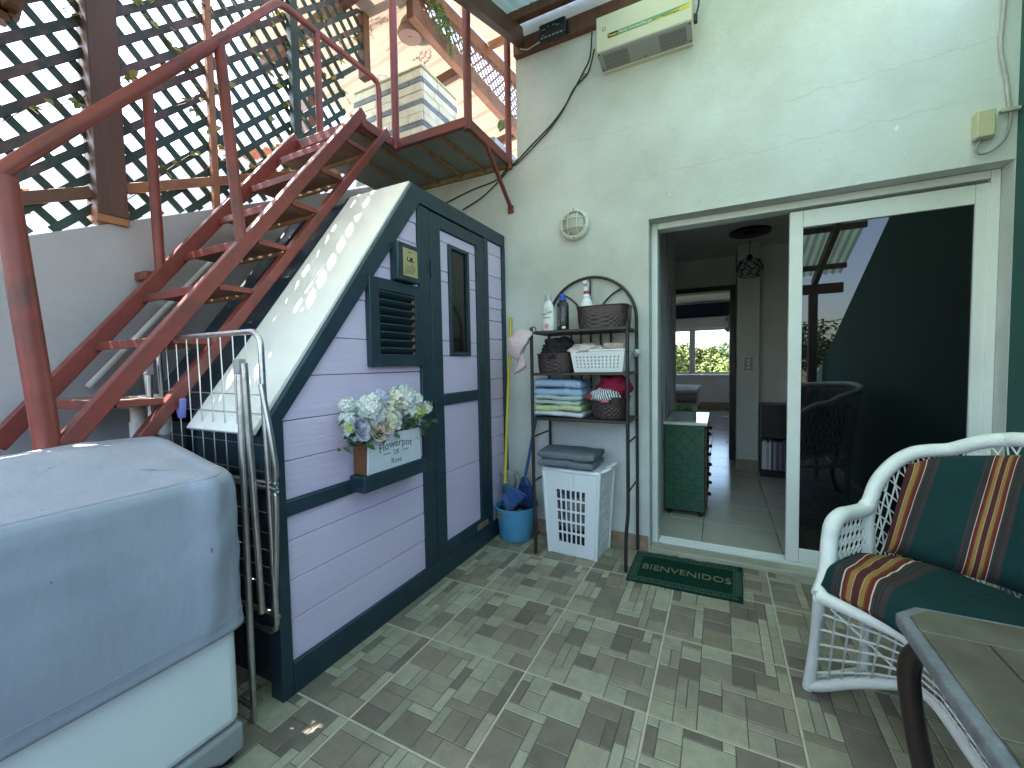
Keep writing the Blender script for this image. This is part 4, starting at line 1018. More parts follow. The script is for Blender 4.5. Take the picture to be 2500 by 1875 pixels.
# ------------------------------------------------------------------ bulkhead lamp
lp = thing('bulkhead_lamp', 'round white caged bulkhead lamp on the pale wall above the shelf', 'lamp', (-.846,YW,2.078))
LC = Vector((-.846,YW,2.078)); M3 = Matrix(((1,0,0),(0,0,-1),(0,1,0)))
LW = M('aged_white_enamel', (.66,.66,.58), .4, var=.08, scale=14, dirt=(.35,.33,.27), dscale=16, dlo=.62, dhi=.8)
MB().lathe([(.090,0),(.098,.0),(.100,.022),(.096,.040),(.084,.048),(.076,.046),(.074,.030)], LC, 40, M3=M3, cap=False).build('rim', LW, lp, smooth=40)
OPL, _n, _b = newmat('opal_lamp_glass'); _b.inputs['Base Color'].default_value = (.55,.60,.52,1); _b.inputs['Roughness'].default_value = .2; _b.inputs['Transmission Weight'].default_value = .2
MB().lathe([(.076*cos(t), .022+.045*sin(t)) for t in [pi/2*i/8*.98 for i in range(9)]], LC, 32, M3=M3).build('glass_dome', OPL, lp, smooth=60)
for s in (-1, 1):
    for ax in (0, 1):
        pts = []
        for i in range(13):
            t = -1+2*i/12; w2 = .083*t; q = s*.030; d = -.044-.034*(1-t*t)
            pts.append(LC + (Vector((q,d,w2)) if ax == 0 else Vector((w2,d-.001,q))))
        MB().tube(pts, .0032, 8).build('cage_bar', LW, lp, smooth=60)
for z in (-.089,.089): MB().ell(LC+Vector((0,-.046,z)),.005,.003,.005,8,6).build('screw', M('rusty_screw',(.10,.05,.03),.6), lp)

# ------------------------------------------------------------------ inverter
iv = thing('power_inverter', 'cream metal power inverter box with grey vented underside high on the wall', 'inverter', (-.40,YW,2.99))
CREAM = M('cream_enamel', (.66,.62,.50), .45, var=.04, scale=5, dirt=(.50,.46,.32), dscale=6, dlo=.6, dhi=.85)
GRYM = M('grey_enamel', (.36,.37,.36), .45, var=.04)
IX0, IX1, IYF, IZB, IZT = -.657, -.143, 2.485, 2.995, 3.19
MB().prism([(IYF,IZB),(IYF+.012,IZB-.008),(2.648,IZB-.008),(2.648,IZT),(IYF,IZT)], 'x', IX0, IX1).build('case', CREAM, iv, bevel=.004)
MB().prism([(IYF+.004,IZB-.0065),(2.625,IZB-.026),(2.625,IZB-.020),(IYF+.004,IZB-.0005)], 'x', IX0+.002, IX1-.002).build('vent_plate', GRYM, iv)
MB().box(IX0,IX1,2.626,2.6485,2.963,2.9865).build('mounting_flange', CREAM, iv, bevel=.002)
def undz(y): return IZB-.0065 - (y-IYF-.004)/(2.625-IYF-.004)*.0195
for x0 in (-.625,-.315):
    hm = MB()
    for i in range(17):
        for j in range(11):
            x = x0+.004+i*.0083; y = IYF+.03+j*.0095+(.004 if i % 2 else 0)
            hm.lathe([(.0026,0),(.0026,.0012)], (x,y,undz(y)-.0012), 6)
    hm.build('vent_holes', DARK, iv)
sc_ = MB()
for x, y in ((IX0+.012,IYF+.014),(IX0+.012,2.612),(IX1-.012,IYF+.014),(IX1-.012,2.612),(-.40,2.61)): sc_.ell((x,y,undz(y)-.0015),.005,.005,.003,8,6)
sc_.build('screws', BLACK, iv)
fy = IYF-.0006
MB().box(-.59,-.531,fy,IYF-.0001,3.052,3.079).build('logo_panel', BLACK, iv)
GB = M('label_green', (.16,.30,.16), .5); YB = M('label_yellow', (.70,.60,.04), .5)
MB().prism([(-.530,3.052),(-.36,3.054),(-.145,3.083),(-.145,3.084),(-.30,3.082),(-.530,3.079)], 'y', fy, IYF-.0001).build('label_band', GB, iv)
MB().prism([(-.40,3.050),(-.155,3.058),(-.152,3.083),(-.36,3.0535)], 'y', fy-.0001, IYF-.0002).build('label_wedge', YB, iv)
YL = M('label_yellow_ink', (.85,.75,.05), .5)
text('lettering', 'Power', .0245, (-.588,fy-.0005,3.057), (1,0,0), (0,0,1), YL, iv, .0004, shear=.25, sx=.83)
text('lettering', 'Power Inverter/Charger', .0185, (-.524,fy-.0005,3.0605), (1,0,0), (0,0,1), WHT, iv, .0004, sx=1.0)
text('lettering', 'Technologies', .0165, (-.298,fy-.0006,3.0575), (1,0,.035), (0,0,1), BLACK, iv, .0004, sx=1.05)
for z in (3.105,3.118):
    MB().ell((-.618,fy,z),.0035,.002,.0035,8,6).build('indicator', BLACK, iv); MB().box(-.611,-.600,fy,IYF-.0001,z-.0015,z+.0015).build('indicator_mark', BLACK, iv)
cbm = M('black_cable', (.012,.012,.014), .45)
pg = MB().box(IX1+.004,IX1+.024,2.56,2.585,3.03,3.075).build('power_plug', BLACK, iv, bevel=.004)
MB().tube(spl([(IX1+.015,2.57,3.07),(IX1+.028,2.575,3.12),(IX1+.03,2.59,3.22),(IX1+.012,2.61,3.38),(IX1+.01,2.63,3.52)],6), .0045, 8).build('power_cord', cbm, iv, smooth=60)
cc = thing('charge_controller', 'small black charge controller mounted on the brown ledger board', 'controller', (-.955,2.60,3.24))
MB().box(-1.05,-.87,2.555,2.598,3.245,3.345).build('case', BLACK, cc, bevel=.012, seg=3)
MB().box(-1.062,-.858,2.585,2.5975,3.262,3.328).build('mounting_ears', BLACK, cc, bevel=.004)
gp = M('controller_print', (.25,.26,.27), .5); q = MB()
for x, z, w2 in ((-1.03,3.30,.03),(-.99,3.312,.012),(-.955,3.31,.02),(-.93,3.30,.02),(-1.03,3.268,.02)): q.box(x,x+w2,2.5535,2.5548,z,z+.005)
q.build('print', gp, cc)
for k in range(6): MB().box(-1.035+k*.026,-1.018+k*.026,2.552,2.556,3.250,3.257).build('terminal', GREYP, cc)
MB().tube(spl([(-1.04,2.575,3.255),(-1.09,2.58,3.252),(-1.14,2.585,3.247),(-1.20,2.60,3.28)],5), .004, 8).build('lead', M('grey_cable',(.4,.4,.4),.5), cc)
# cables down the wall
cw = thing('wall_cables', 'pair of black cables drooping from the inverter across the wall to the landing', 'cable', (-.9,2.64,2.8))
P1 = [(1452,95),(1440,140),(1422,180),(1395,230),(1375,265),(1345,305),(1300,352),(1260,395),(1235,415),(1212,440),(1150,465),(1090,495)]
P2 = [(1458,135),(1438,172),(1425,190),(1400,218),(1378,262),(1347,309),(1303,358),(1264,398),(1245,408),(1222,438),(1175,483),(1130,512)]
for k, P in enumerate((P1, P2)):
    pts = [ony(x, y, YW-.007-.004*k) for x, y in P]; pts[0].y = pts[0].y-.06
    MB().tube(spl(pts,6), .0045, 8).build('cable', cbm, cw, smooth=60)
MB().tube(arcpts(ony(1427,185,2.638),.012,0,2*pi,(1,0,0),(0,0,1),14)[:-1], .002, 5, closed=True).build('cable_tie', cbm, cw)
# ledger board
o = MB().box(-1.255,1.14,2.602,YW-.0005,3.252,3.355).build('ledger_board', BROWNW, None, bevel=.004); tag(o, 'brown timber ledger board fixed along the top of the pale wall', 'beam')
# junction box
jb = thing('junction_box', 'small cream junction box with looped cable above the door corner', 'junction box', (1.03,YW,2.13))
MB().box(1.005,1.065,2.60,YW-.0005,2.14,2.255).build('case', M('yellowed_plastic',(.58,.54,.36),.5,var=.06), jb, bevel=.005)
MB().box(1.003,1.067,2.612,2.632,2.135,2.150).build('base_flange', M('old_grey',(.42,.38,.34),.6), jb)
CON = M('painted_conduit', (.50,.47,.44), .6, var=.15, scale=20)
MB().tube(spl([(1.03,2.625,2.138),(1.012,2.622,2.10),(1.025,2.62,2.075),(1.06,2.62,2.08),(1.10,2.622,2.12),(1.118,2.625,2.19),(1.118,2.63,2.25)],6), .005, 8).build('cable', GREYP, jb, smooth=60)
MB().tube(spl([(1.118,2.635,2.25),(1.105,2.635,2.38),(1.085,2.636,2.52),(1.090,2.638,2.66),(1.10,2.64,2.95),(1.10,2.64,3.24)],6), .007, 10).build('conduit', CON, jb, smooth=60)
MB().box(1.085,1.147,2.615,2.64,2.235,2.25).build('conduit_clip', CON, jb, bevel=.003)

# ------------------------------------------------------------------ doormat
dm = thing('doormat', 'dark green doormat lettered BIENVENIDOS in front of the sliding door', 'doormat', (-.17,2.42,.003))
MATG = M('green_mat_fibre', (.010,.055,.038), .95, var=.5, scale=120, bmp=1.0, bscale=400, spec=.1)
MATL = M('worn_mat_fibre', (.040,.095,.070), .95, var=.3, scale=90, bmp=.8, bscale=350)
def matpt(u, v):
    a = Vector((-.452,2.228,0)); b_ = Vector((.106,2.236,0)); c2 = Vector((.118,2.618,0)); d2 = Vector((-.455,2.600,0))
    p = a.lerp(b_, u).lerp(d2.lerp(c2, u), v); p.z = .006+.0025*nv(p,8)
    if v > .97: p.y += .007*nv(p+Vector((0,5,0)),30)
    return p
mm = MB(); mm.grid(matpt, 60, 40); mm.build('mat', MATG, dm, solid=.007)
ky = MB()
def stroke(pts):
    for a, b_ in zip(pts, pts[1:]):
        p0, p1 = matpt(*a), matpt(*b_); p0.z += .0042; p1.z += .0042
        d = (p1-p0).normalized()*.0035; ky.bar(p0-d, p1+d, .008, .004)
def key(u0, v0, du, dv, swap=False):
    P = [(0,0),(0,1),(.8,1),(.8,.35),(.4,.35),(.4,.62)]; P2_ = [(0,0),(1,0)]
    for S in (P, P2_): stroke([(u0+a*du, v0+b_*dv) if not swap else (u0+b_*du, v0+a*dv) for a, b_ in S])
for k in range(12): key(.03+k*.078,.035,.072,.10)
for k in range(12): key(.03+k*.078,.86,.072,.09)
for k in range(7): key(.018,.16+k*.098,.058,.09,True); key(.925,.16+k*.098,.058,.09,True)
ky.build('key_border', MATL, dm)
text('lettering', 'BIENVENIDOS', .088, (-.168,2.39,.0095), (1,.018,0), (-.01,1,0), M('pale_mat_letter',(.16,.165,.10),.9,var=.4,scale=60), dm, .003, align='CENTER', sx=.83)

# ------------------------------------------------------------------ wicker loveseat
lv = thing('wicker_loveseat', 'curved white wicker loveseat with striped cushions in front of the glass', 'loveseat', (.7,1.15,0))
WK = M('white_wicker_paint', (.74,.76,.72), .4, var=.05, scale=20, bmp=.35, bscale=160, dirt=(.5,.5,.45), dscale=25, dlo=.66, dhi=.85)
YC = 1.10
def mir(L): return L + [Vector((p[0], 2*YC-p[1], p[2])) for p in reversed(L)][1 if abs(L[-1][1]-YC) < 1e-6 else 0:]
V3 = lambda *a: Vector(a)
FR = mir([V3(.288,1.596,.42),V3(.33,1.563,.42),V3(.40,1.51,.42),V3(.452,1.463,.42),V3(.472,1.40,.42),V3(.482,1.30,.42),V3(.487,1.10,.42)])
BT = mir([V3(.290,1.742,.022),V3(.315,1.725,.035),V3(.40,1.65,.13),V3(.49,1.565,.215),V3(.525,1.48,.245),V3(.535,1.30,.25),V3(.54,1.10,.25)])
BKs = mir([V3(.475,1.865,.40),V3(.56,1.90,.40),V3(.68,1.885,.40),V3(.80,1.79,.40),V3(.88,1.62,.40),V3(.93,1.40,.40),V3(.95,1.10,.40)])
BKt = mir([V3(.470,1.862,.648),V3(.485,1.875,.687),V3(.501,1.891,.727),V3(.527,1.904,.77),V3(.567,1.92,.813),V3(.61,1.922,.844),V3(.651,1.919,.856),V3(.696,1.912,.864),V3(.723,1.895,.88),V3(.764,1.871,.904),V3(.803,1.846,.916),V3(.824,1.812,.923),V3(.905,1.68,.935),V3(.985,1.43,.95),V3(1.01,1.10,.96)])
ARM = [V3(.290,1.598,.42),V3(.318,1.655,.47),V3(.332,1.70,.56),V3(.343,1.715,.618),V3(.37,1.745,.644),V3(.41,1.795,.643),V3(.455,1.845,.644),V3(.474,1.866,.660)]
def rail(L, r, nm, n=8): return MB().tube(spl(L,n), r, 14).build(nm, WK, lv, smooth=60)
rail(FR, .0205, 'front_rail'); rail(BT, .018, 'apron_rail'); rail(BKt, .0225, 'back_rail'); rail(BKs, .014, 'seat_back_rail')
for s in (0, 1):
    f_ = (lambda p: p) if s == 0 else (lambda p: V3(p.x, 2*YC-p.y, p.z))
    rail([f_(p) for p in ARM], .0245, 'arm')
    rail([f_(V3(.290,1.60,.41)), f_(V3(.299,1.70,.2)), f_(V3(.288,1.748,.003))], .0185, 'front_leg', 4)
    rail([f_(V3(.475,1.865,.66)), f_(V3(.475,1.865,.3)), f_(V3(.48,1.87,.0))], .018, 'back_leg', 4)
    rail([f_(V3(.293,1.735,.05)), f_(V3(.48,1.868,.05))], .012, 'side_stretcher', 4)
rail([V3(.90,1.62,.98),V3(.90,1.62,.0)][::-1] if False else [V3(.86,1.66,.40),V3(.86,1.66,.0)], .017, 'back_leg', 4)
rail([V3(.86,2*YC-1.66,.40),V3(.86,2*YC-1.66,.0)], .017, 'back_leg', 4)
def sampler(L):
    S = spl(L, 12); D = [0]
    for a, b_ in zip(S, S[1:]): D.append(D[-1]+(b_-a).length)
    def f(t):
        x = t*D[-1]
        for i in range(len(S)-1):
            if D[i+1] >= x: return S[i].lerp(S[i+1], (x-D[i])/max(1e-9, D[i+1]-D[i]))
        return S[-1].copy()
    return f
def weave(fa, fb, u0, u1, n, slant, r, nm, vert=True, horiz=0, dbl=True):
    mb = MB()
    def P(u, v): return fa(u).lerp(fb(u), v)
    du = (u1-u0)/n
    for i in range(-int(slant)-1, n+1):
        if vert and 0 <= i <= n: mb.tube([P(u0+i*du, v) for v in (0,.33,.66,1)], r, 5, caps=False)
        for sg in ((1,-1) if dbl else (1,)):
            pts = []
            for k in range(9):
                v = k/8; uu = u0+(i+slant*(v if sg > 0 else 1-v))*du
                if u0 <= uu <= u1: pts.append(P(uu, v)+ Vector((0,0,.0)))
            if len(pts) > 1: mb.tube(pts, r, 5, caps=False)
    for k in range(1, horiz+1): mb.tube([P(u0+(u1-u0)*q/14, k/(horiz+1)) for q in range(15)], r, 5, caps=False)
    return mb.build(nm, WK, lv, smooth=60)
fF, fB, fS, fT = sampler(FR), sampler(BT), sampler(BKs), sampler(BKt)
weave(fB, fF, .01, .99, 30, 0, .0034, 'apron_lattice', vert=True, horiz=5, dbl=False)
bm_ = MB()
bm_.tube([fB(.03).lerp(fF(.03),.92), fB(.13).lerp(fF(.13),.62), fB(.22).lerp(fF(.22),.05)], .0038, 6, caps=False); bm_.build('apron_brace', WK, lv)
weave(fS, fT, .0, 1.0, 58, 6, .0027, 'back_lattice', vert=True, horiz=0)
for s in (0, 1):
    g_ = (lambda p: p) if s == 0 else (lambda p: V3(p.x, 2*YC-p.y, p.z))
    A0 = sampler([g_(V3(.30,1.62,.425)), g_(V3(.38,1.74,.42)), g_(V3(.475,1.865,.42))]); A1 = sampler([g_(p) for p in ARM[3:]])
    weave(A0, A1, 0, 1, 9, 6, .0024, 'arm_lattice', vert=True)
MB().tube(spl([V3(.50,1.86,.445),V3(.60,1.80,.44),V3(.70,1.70,.44)],5),.011,8).build('seat_stretcher', WK, lv)
# cushions
def stripe_cushion(name, period, grp, phase):
    """period: metres; grp: share of the period that is the striped group; phase: metres"""
    mt, n, b = newmat(name); uv = n.nodes.new('ShaderNodeUVMap'); s = n.nodes.new('ShaderNodeSeparateXYZ'); n.links.new(uv.outputs[0], s.inputs[0])
    fr_ = mth(n, 'FRACT', mth(n, 'DIVIDE', mth(n, 'ADD', s.outputs[0], phase), period))
    cr = n.nodes.new('ShaderNodeValToRGB'); cr.color_ramp.interpolation = 'CONSTANT'; n.links.new(fr_, cr.inputs[0])
    G = (.0045,.030,.031); GY = (.040,.032,.031); GD = (.022,.020,.020); W_ = (.52,.47,.36); MR = (.12,.018,.016); GO = (.25,.15,.04); DM = (.075,.016,.020); RU = (.16,.035,.02); LG_ = (.34,.25,.12)
    st_ = [(0,GY),(.07,GD),(.10,GY),(.13,GD),(.155,GY),(.185,W_),(.205,MR),(.27,RU),(.30,GO),(.375,LG_),(.395,DM),(.52,LG_),(.54,GO),(.615,RU),(.65,MR),(.72,W_),(.74,GY),(.80,GD),(.83,GY),(.86,GD),(.885,GY)]
    st_ = [(p*grp, c) for p, c in st_] + [(grp, G)]
    e_ = cr.color_ramp.elements
    e_[0].position = 0; e_[0].color = st_[0][1]+(1,); e_[1].position = st_[1][0]; e_[1].color = st_[1][1]+(1,)
    for p_, c_ in st_[2:]: q = e_.new(p_); q.color = c_+(1,)
    c = coord(n); k = mth(n, 'MULTIPLY_ADD', nz(n, c, 260, 2), .5, .75)
    x = n.nodes.new('ShaderNodeVectorMath'); x.operation = 'SCALE'; n.links.new(cr.outputs[0], x.inputs[0]); n.links.new(k, x.inputs['Scale'])
    n.links.new(x.outputs[0], b.inputs['Base Color']); b.inputs['Roughness'].default_value = .85; b.inputs['Specular IOR Level'].default_value = .25
    bump(n, b, nz(n, c, 350, 2), .3, .003); return mt
def knots(L, u):
    """Catmull-Rom value at u in 0..1 with even knot spacing"""
    k = len(L)-1; x = min(max(u,0),.99999)*k; i = int(x); t = x-i
    p0 = L[i-1] if i > 0 else L[0]*2-L[1]; p1 = L[i]; p2 = L[i+1]; p3 = L[i+2] if i+2 <= k else L[k]*2-L[k-1]
    return .5*((2*p1)+(p2-p0)*t+(2*p0-5*p1+4*p2-p3)*t*t+(3*p1-p0-3*p2+p3)*t**3)
def cushion(name, label, A, B, S_, th, nrm_, mat, nu=150, nv_=28, zf=None):
    """A, B: mirrored knot lists of the two long edges; S_: metres along the stripes at each knot"""
    S_ = S_ + [2*S_[-1]-q for q in reversed(S_)][1:]; SV = [Vector((q,0,0)) for q in S_]
    mb = MB(); mb.uv = []
    for s in (1, -1):
        o0 = len(mb.v)
        for j in range(nv_):
            for i in range(nu):
                u = i/(nu-1); v = j/(nv_-1)
                e1 = min(1, min(u,1-u)/.03); e2 = min(1, min(v,1-v)/.15)
                h = sqrt(max(0,1-(1-e1)**2))*sqrt(max(0,1-(1-e2)**2))
                q = knots(A,u).lerp(knots(B,u),v)
                if zf: q.z += zf(u,v)
                wr = .010*nv(q+Vector((1,2,3)),9)+.005*nv(q,24)
                mb.v.append(tuple(q + nrm_(q)*(s*th/2*h + (wr*h if s > 0 else 0)))); mb.uv.append((knots(SV,u).x+.004*nv(q,7),v))
        for j in range(nv_-1):
            for i in range(nu-1): mb.f.append((o0+j*nu+i,o0+j*nu+i+1,o0+(j+1)*nu+i+1,o0+(j+1)*nu+i))
    o = mb.build(name, mat, None, smooth=80); return tag(o, label, 'cushion')
SA = mir([V3(.292,1.600,.475),V3(.335,1.545,.475),V3(.385,1.490,.475),V3(.425,1.43,.475),V3(.45,1.36,.475),V3(.468,1.25,.475),V3(.475,1.10,.475)])
SB = mir([V3(.43,1.765,.475),V3(.49,1.79,.475),V3(.61,1.80,.475),V3(.70,1.72,.475),V3(.78,1.58,.475),V3(.85,1.36,.475),V3(.87,1.10,.475)])
cushion('seat_cushion', 'dark green seat cushion with maroon and gold stripes on the wicker loveseat', SA, SB, [0,.07,.145,.22,.30,.41,.55], .085, lambda q: Vector((0,0,1)), stripe_cushion('seat_cushion_stripes', .33, .46, -.035), zf=lambda u, v: .016*sin(pi*v)-.02*max(0,(.12-v)/.12))
CA = mir([V3(.500,1.800,.520),V3(.553,1.782,.520),V3(.641,1.716,.520),V3(.714,1.662,.520),V3(.775,1.59,.520),V3(.825,1.45,.520),V3(.86,1.28,.52),V3(.87,1.10,.520)])
CB = mir([V3(.578,1.868,.812),V3(.661,1.867,.846),V3(.752,1.82,.868),V3(.815,1.745,.888),V3(.865,1.65,.90),V3(.91,1.48,.915),V3(.94,1.30,.925),V3(.95,1.10,.93)])
cushion('back_cushion', 'dark green back cushion with maroon and gold stripes on the wicker loveseat', CA, CB, [0,.058,.168,.268,.37,.52,.70,.88], .07, lambda q: Vector((.45-q.x, YC-q.y, .35*Vector((.45-q.x, YC-q.y)).length)).normalized(), stripe_cushion('back_cushion_stripes', .212, .475, .044))

# ------------------------------------------------------------------ table
tb = thing('patio_table', 'stone topped patio table with grey rim and curved dark metal legs', 'table', (.62,.62,0))
TX0, TX1, TY0, TY1, TZ = .300, .98, .10, 1.048, .70
ch = .04
poly = [(TX0,TY0+ch),(TX0+ch,TY0),(TX1-ch,TY0),(TX1,TY0+ch),(TX1,TY1-ch),(TX1-ch,TY1),(TX0+ch,TY1),(TX0,TY1-ch)]
RIM = M('weathered_grey_rim', (.15,.155,.17), .6, var=.25, scale=25, bmp=.3, dirt=(.24,.25,.26), dscale=18)
MB().prism(poly, 'z', TZ-.028, TZ-.003).build('rim', RIM, tb, bevel=.004)
SLT = M('slate_table_tile', (.088,.078,.055), .45, var=.45, scale=7, bmp=.15, bscale=30, dirt=(.16,.15,.115), dscale=5, dlo=.5, dhi=.75)
g = .0025; ix0, ix1, iy0, iy1 = TX0+.016, TX1-.016, TY0+.016, TY1-.016
bw = .085
tl = []
for xa, xb in ((ix0,ix0+.22),(ix0+.22,ix0+.44),(ix0+.44,ix1)): tl += [(xa,xb,iy1-bw,iy1),(xa,xb,iy0,iy0+bw)]
for ya, yb_ in ((iy0+bw,iy0+.33),(iy0+.33,iy0+.60),(iy0+.60,iy1-bw)): tl += [(ix0,ix0+bw,ya,yb_),(ix1-bw,ix1,ya,yb_)]
nx, ny = 3, 4; ax0, ax1, ay0, ay1 = ix0+bw, ix1-bw, iy0+bw, iy1-bw
for i in range(nx):
    for j in range(ny): tl.append((ax0+(ax1-ax0)*i/nx, ax0+(ax1-ax0)*(i+1)/nx, ay0+(ay1-ay0)*j/ny, ay0+(ay1-ay0)*(j+1)/ny))
for xa, xb, ya, yb_ in tl:
    P = [(xa+g/2,ya+g/2),(xb-g/2,ya+g/2),(xb-g/2,yb_-g/2),(xa+g/2,yb_-g/2)]
    if xa == ix0 and yb_ == iy1: P = [P[0],P[1],P[2],(xa+.035,yb_-g/2),(xa+g/2,yb_-.035)]
    MB().prism(P, 'z', TZ-.0028, TZ+.001+R0.uniform(0,.0006)).build('tile', SLT, tb, bevel=.0015, seg=1)
LEG = M('dark_bronze_metal', (.030,.020,.016), .4, .3, var=.25, scale=12)
def tleg(x, y, sx, sy):
    pts = spl([(x+sx*.05,y+sy*.05,TZ-.034),(x+sx*.005,y+sy*.0,TZ-.05),(x-sx*.018,y-sy*.03,TZ-.11),(x-sx*.008,y-sy*.02,TZ-.24),(x+sx*.02,y+sy*.01,TZ-.42),(x+sx*.03,y+sy*.02,TZ-.56),(x+sx*.0,y-sy*.01,TZ-.68),(x-sx*.02,y-sy*.03,.004)],6)
    mb = MB()
    for i in range(len(pts)): pass
    mb.tube(pts, .0175, 12); mb.build('leg', LEG, tb, smooth=60)
tleg(TX0+.045,TY1-.055,1,-1); tleg(TX1-.045,TY1-.055,-1,-1); tleg(TX0+.045,TY0+.055,1,1); tleg(TX1-.045,TY0+.055,-1,1)
MB().tube([(TX0+.08,TY1-.09,TZ-.045),(TX1-.08,TY1-.09,TZ-.045)], .012, 10).build('apron_bar', LEG, tb); MB().tube([(TX0+.08,TY0+.09,TZ-.045),(TX0+.08,TY1-.09,TZ-.045)], .012, 10).build('apron_bar', LEG, tb)
# ------------------------------------------------------------------ green patio roof
def rz(y): return 3.36 - .344*(2.65-y)
pr_ = thing('patio_roof', 'green translucent corrugated patio roof on brown timber beams and posts', 'roof', (0,.8,0))
GR, n, b = newmat('green_fibreglass'); n.nodes.remove(b); out = n.nodes['Material Output']
tr = n.nodes.new('ShaderNodeBsdfTranslucent'); df = n.nodes.new('ShaderNodeBsdfDiffuse'); mx = n.nodes.new('ShaderNodeMixShader'); mx.inputs[0].default_value = .38
c = coord(n); gc = mix(n, ramp(n, nz(n, c, 3, 6), .35, .7), (.25,.365,.305), (.18,.275,.225))
n.links.new(gc, tr.inputs[0]); n.links.new(gc, df.inputs[0]); n.links.new(tr.outputs[0], mx.inputs[1]); n.links.new(df.outputs[0], mx.inputs[2]); n.links.new(mx.outputs[0], out.inputs[0])
ym = [2.60, 1.4, .2, -.98]
for k, (xa, xb) in enumerate(((-1.24,-.40),(-.42,.44),(.42,1.345))):
    def rf_(u, v):
        x = xa+(xb-xa)*u; y = 2.62-3.62*v; return Vector((x, y, rz(y)+.135+.006*k+.011*sin(x/.076*2*pi)))
    mb = MB(); mb.grid(rf_, 110, 6); mb.build('roof_sheet', GR, pr_, smooth=80)
def beam(p0, p1, w2, h, nm='beam', mat=BROWNW, par_=pr_): return MB().bar(p0, p1, w2, h).build(nm, mat, par_, bevel=.004)
for x in (-1.20, -.02, 1.06): beam((x,2.60,rz(2.60)+.01),(x,-.95,rz(-.95)+.01),.055,.10,'rafter')
for y in (2.50,1.68,.86,.04,-.72): beam((-1.26,y,rz(y)+.092),(1.34,y,rz(y)+.092),.05,.06,'purlin')
beam((-1.26,-.86,rz(-.86)-.10),(1.34,-.86,rz(-.86)-.10),.07,.12,'end_beam')
for x in (-1.20,1.04): MB().box(x-.045,x+.045,-.905,-.815,0,rz(-.86)-.165).build('post', BROWNW, pr_, bevel=.004)

# ------------------------------------------------------------------ terrace above: roofs, planter, hanging pot
def sheetmat(name, a, b_):
    mt, n, b = newmat(name); n.nodes.remove(b); out = n.nodes['Material Output']
    tr = n.nodes.new('ShaderNodeBsdfTranslucent'); df = n.nodes.new('ShaderNodeBsdfDiffuse'); mx = n.nodes.new('ShaderNodeMixShader'); mx.inputs[0].default_value = .55
    c = coord(n, 'Object', (1,6,1)); gc = mix(n, ramp(n, nz(n, c, 2.5, 5), .35, .7), a, b_)
    n.links.new(gc, tr.inputs[0]); n.links.new(gc, df.inputs[0]); n.links.new(tr.outputs[0], mx.inputs[1]); n.links.new(df.outputs[0], mx.inputs[2]); n.links.new(mx.outputs[0], out.inputs[0])
    return mt
BG = sheetmat('beige_translucent_sheet', (.235,.185,.14), (.19,.145,.105)); BG2 = sheetmat('pale_translucent_sheet', (.42,.36,.29), (.33,.27,.21))
tr_ = thing('terrace_roof', 'beige sheet roof on brown beams over the upper terrace', 'roof', (-3,5,2.6))
BX = -2.2
def tz(x): return 4.08 + (x-BX)*.13
def rib(x0, x1, y0, y1, zf, per, amp, nm):
    def f(u, v):
        y = y0+(y1-y0)*u; x = x0+(x1-x0)*v; t = (y/per) % 1; h = amp if t < .16 else 0
        return Vector((x, y, zf(x)+h))
    nseg = int((y1-y0)/per*12); mb = MB(); mb.grid(f, nseg, 2); return mb.build(nm, BG, tr_)
rib(-3.6, BX+.03, 2.2, 11.0, tz, .30, .02, 'roof_sheet')
beam((BX,2.70,4.0),(BX,11.0,4.0),.07,.14,'beam',BROWNW,tr_); beam((BX+.01,2.70,3.925),(BX+.01,11,3.925),.06,.012,'beam_edge',ORW,tr_)
for y in (2.4,3.5,4.75,6.2,8.0): MB().bar((-3.6,y,tz(-3.6)-.05),(BX-.04,y,tz(BX)-.05),.06,.09).build('rafter', BROWNW, tr_, bevel=.004)
for y, h in ((2.75,1.40),(7,1.4)): MB().box(-3.58,-3.48,y,y+.1,2.0,tz(-3.5)-.1).build('post', BROWNW, tr_)
MB().box(BX-.04,BX+.04,7.0,7.1,2.60,3.93).build('post', BROWNW, tr_)
ub = lambda y: 4.25 + (y-2.7)*.16
beam((BX,2.70,ub(2.7)),(BX,8.5,ub(8.5)),.06,.12,'beam',BROWNW,tr_)
def up(u, v): 
    y = 2.68+5.8*u; x = BX+.02 + 1.15*v; t = (x/.28) % 1
    return Vector((x, y, ub(y)+.09+.06*v))
mb = MB(); mb.grid(up, 12, 30); mb.build('upper_roof_sheet', BG, tr_)
for y in (2.95,3.9,5.2): beam((BX+.02,y,ub(y)+.035),(BX+1.15,y,ub(y)+.09),.05,.06,'purlin',ORW,tr_)
# lattice between the two beams
k = 0; c_ = -1.0
while c_ < 9:
    for s in (1, -1):
        def zz(y): return c_ + s*(y-2.7)
        ys = [2.7+i*.02 for i in range(280) if 4.07 < zz(2.7+i*.02) < ub(2.7+i*.02)-.06]
        if len(ys) > 3: MB().bar((BX+.004*s,ys[0],zz(ys[0])),(BX+.004*s,ys[-1],zz(ys[-1])),.02,.006,(1,0,0)).build('slat', BROWNW, tr_)
    c_ += .105
CP = [(-1.3,2.55),(.30,2.66),(.66,2.70),(.74,3.1),(1.0,3.56),(1.6,4.14),(2.1,4.6),(2.66,4.75)]  # profile of an added, unseen canopy, bent to limit where sun gets in
cnp = thing('sun_block_canopy', 'added unseen beige sheet canopy blocking sun over the stairs', 'canopy', (-2,.8,2.6))
mb = MB()
for (ya, za), (yb2, zb2) in zip(CP, CP[1:]):
    def cf(u, v):
        x = -2.72+1.45*u; return Vector((x, ya+(yb2-ya)*v, za+(zb2-za)*v+.008*sin(x/.08*2*pi)))
    mb.grid(cf, 74, 2)
mb.build('sun_block_sheet', BG2, cnp)
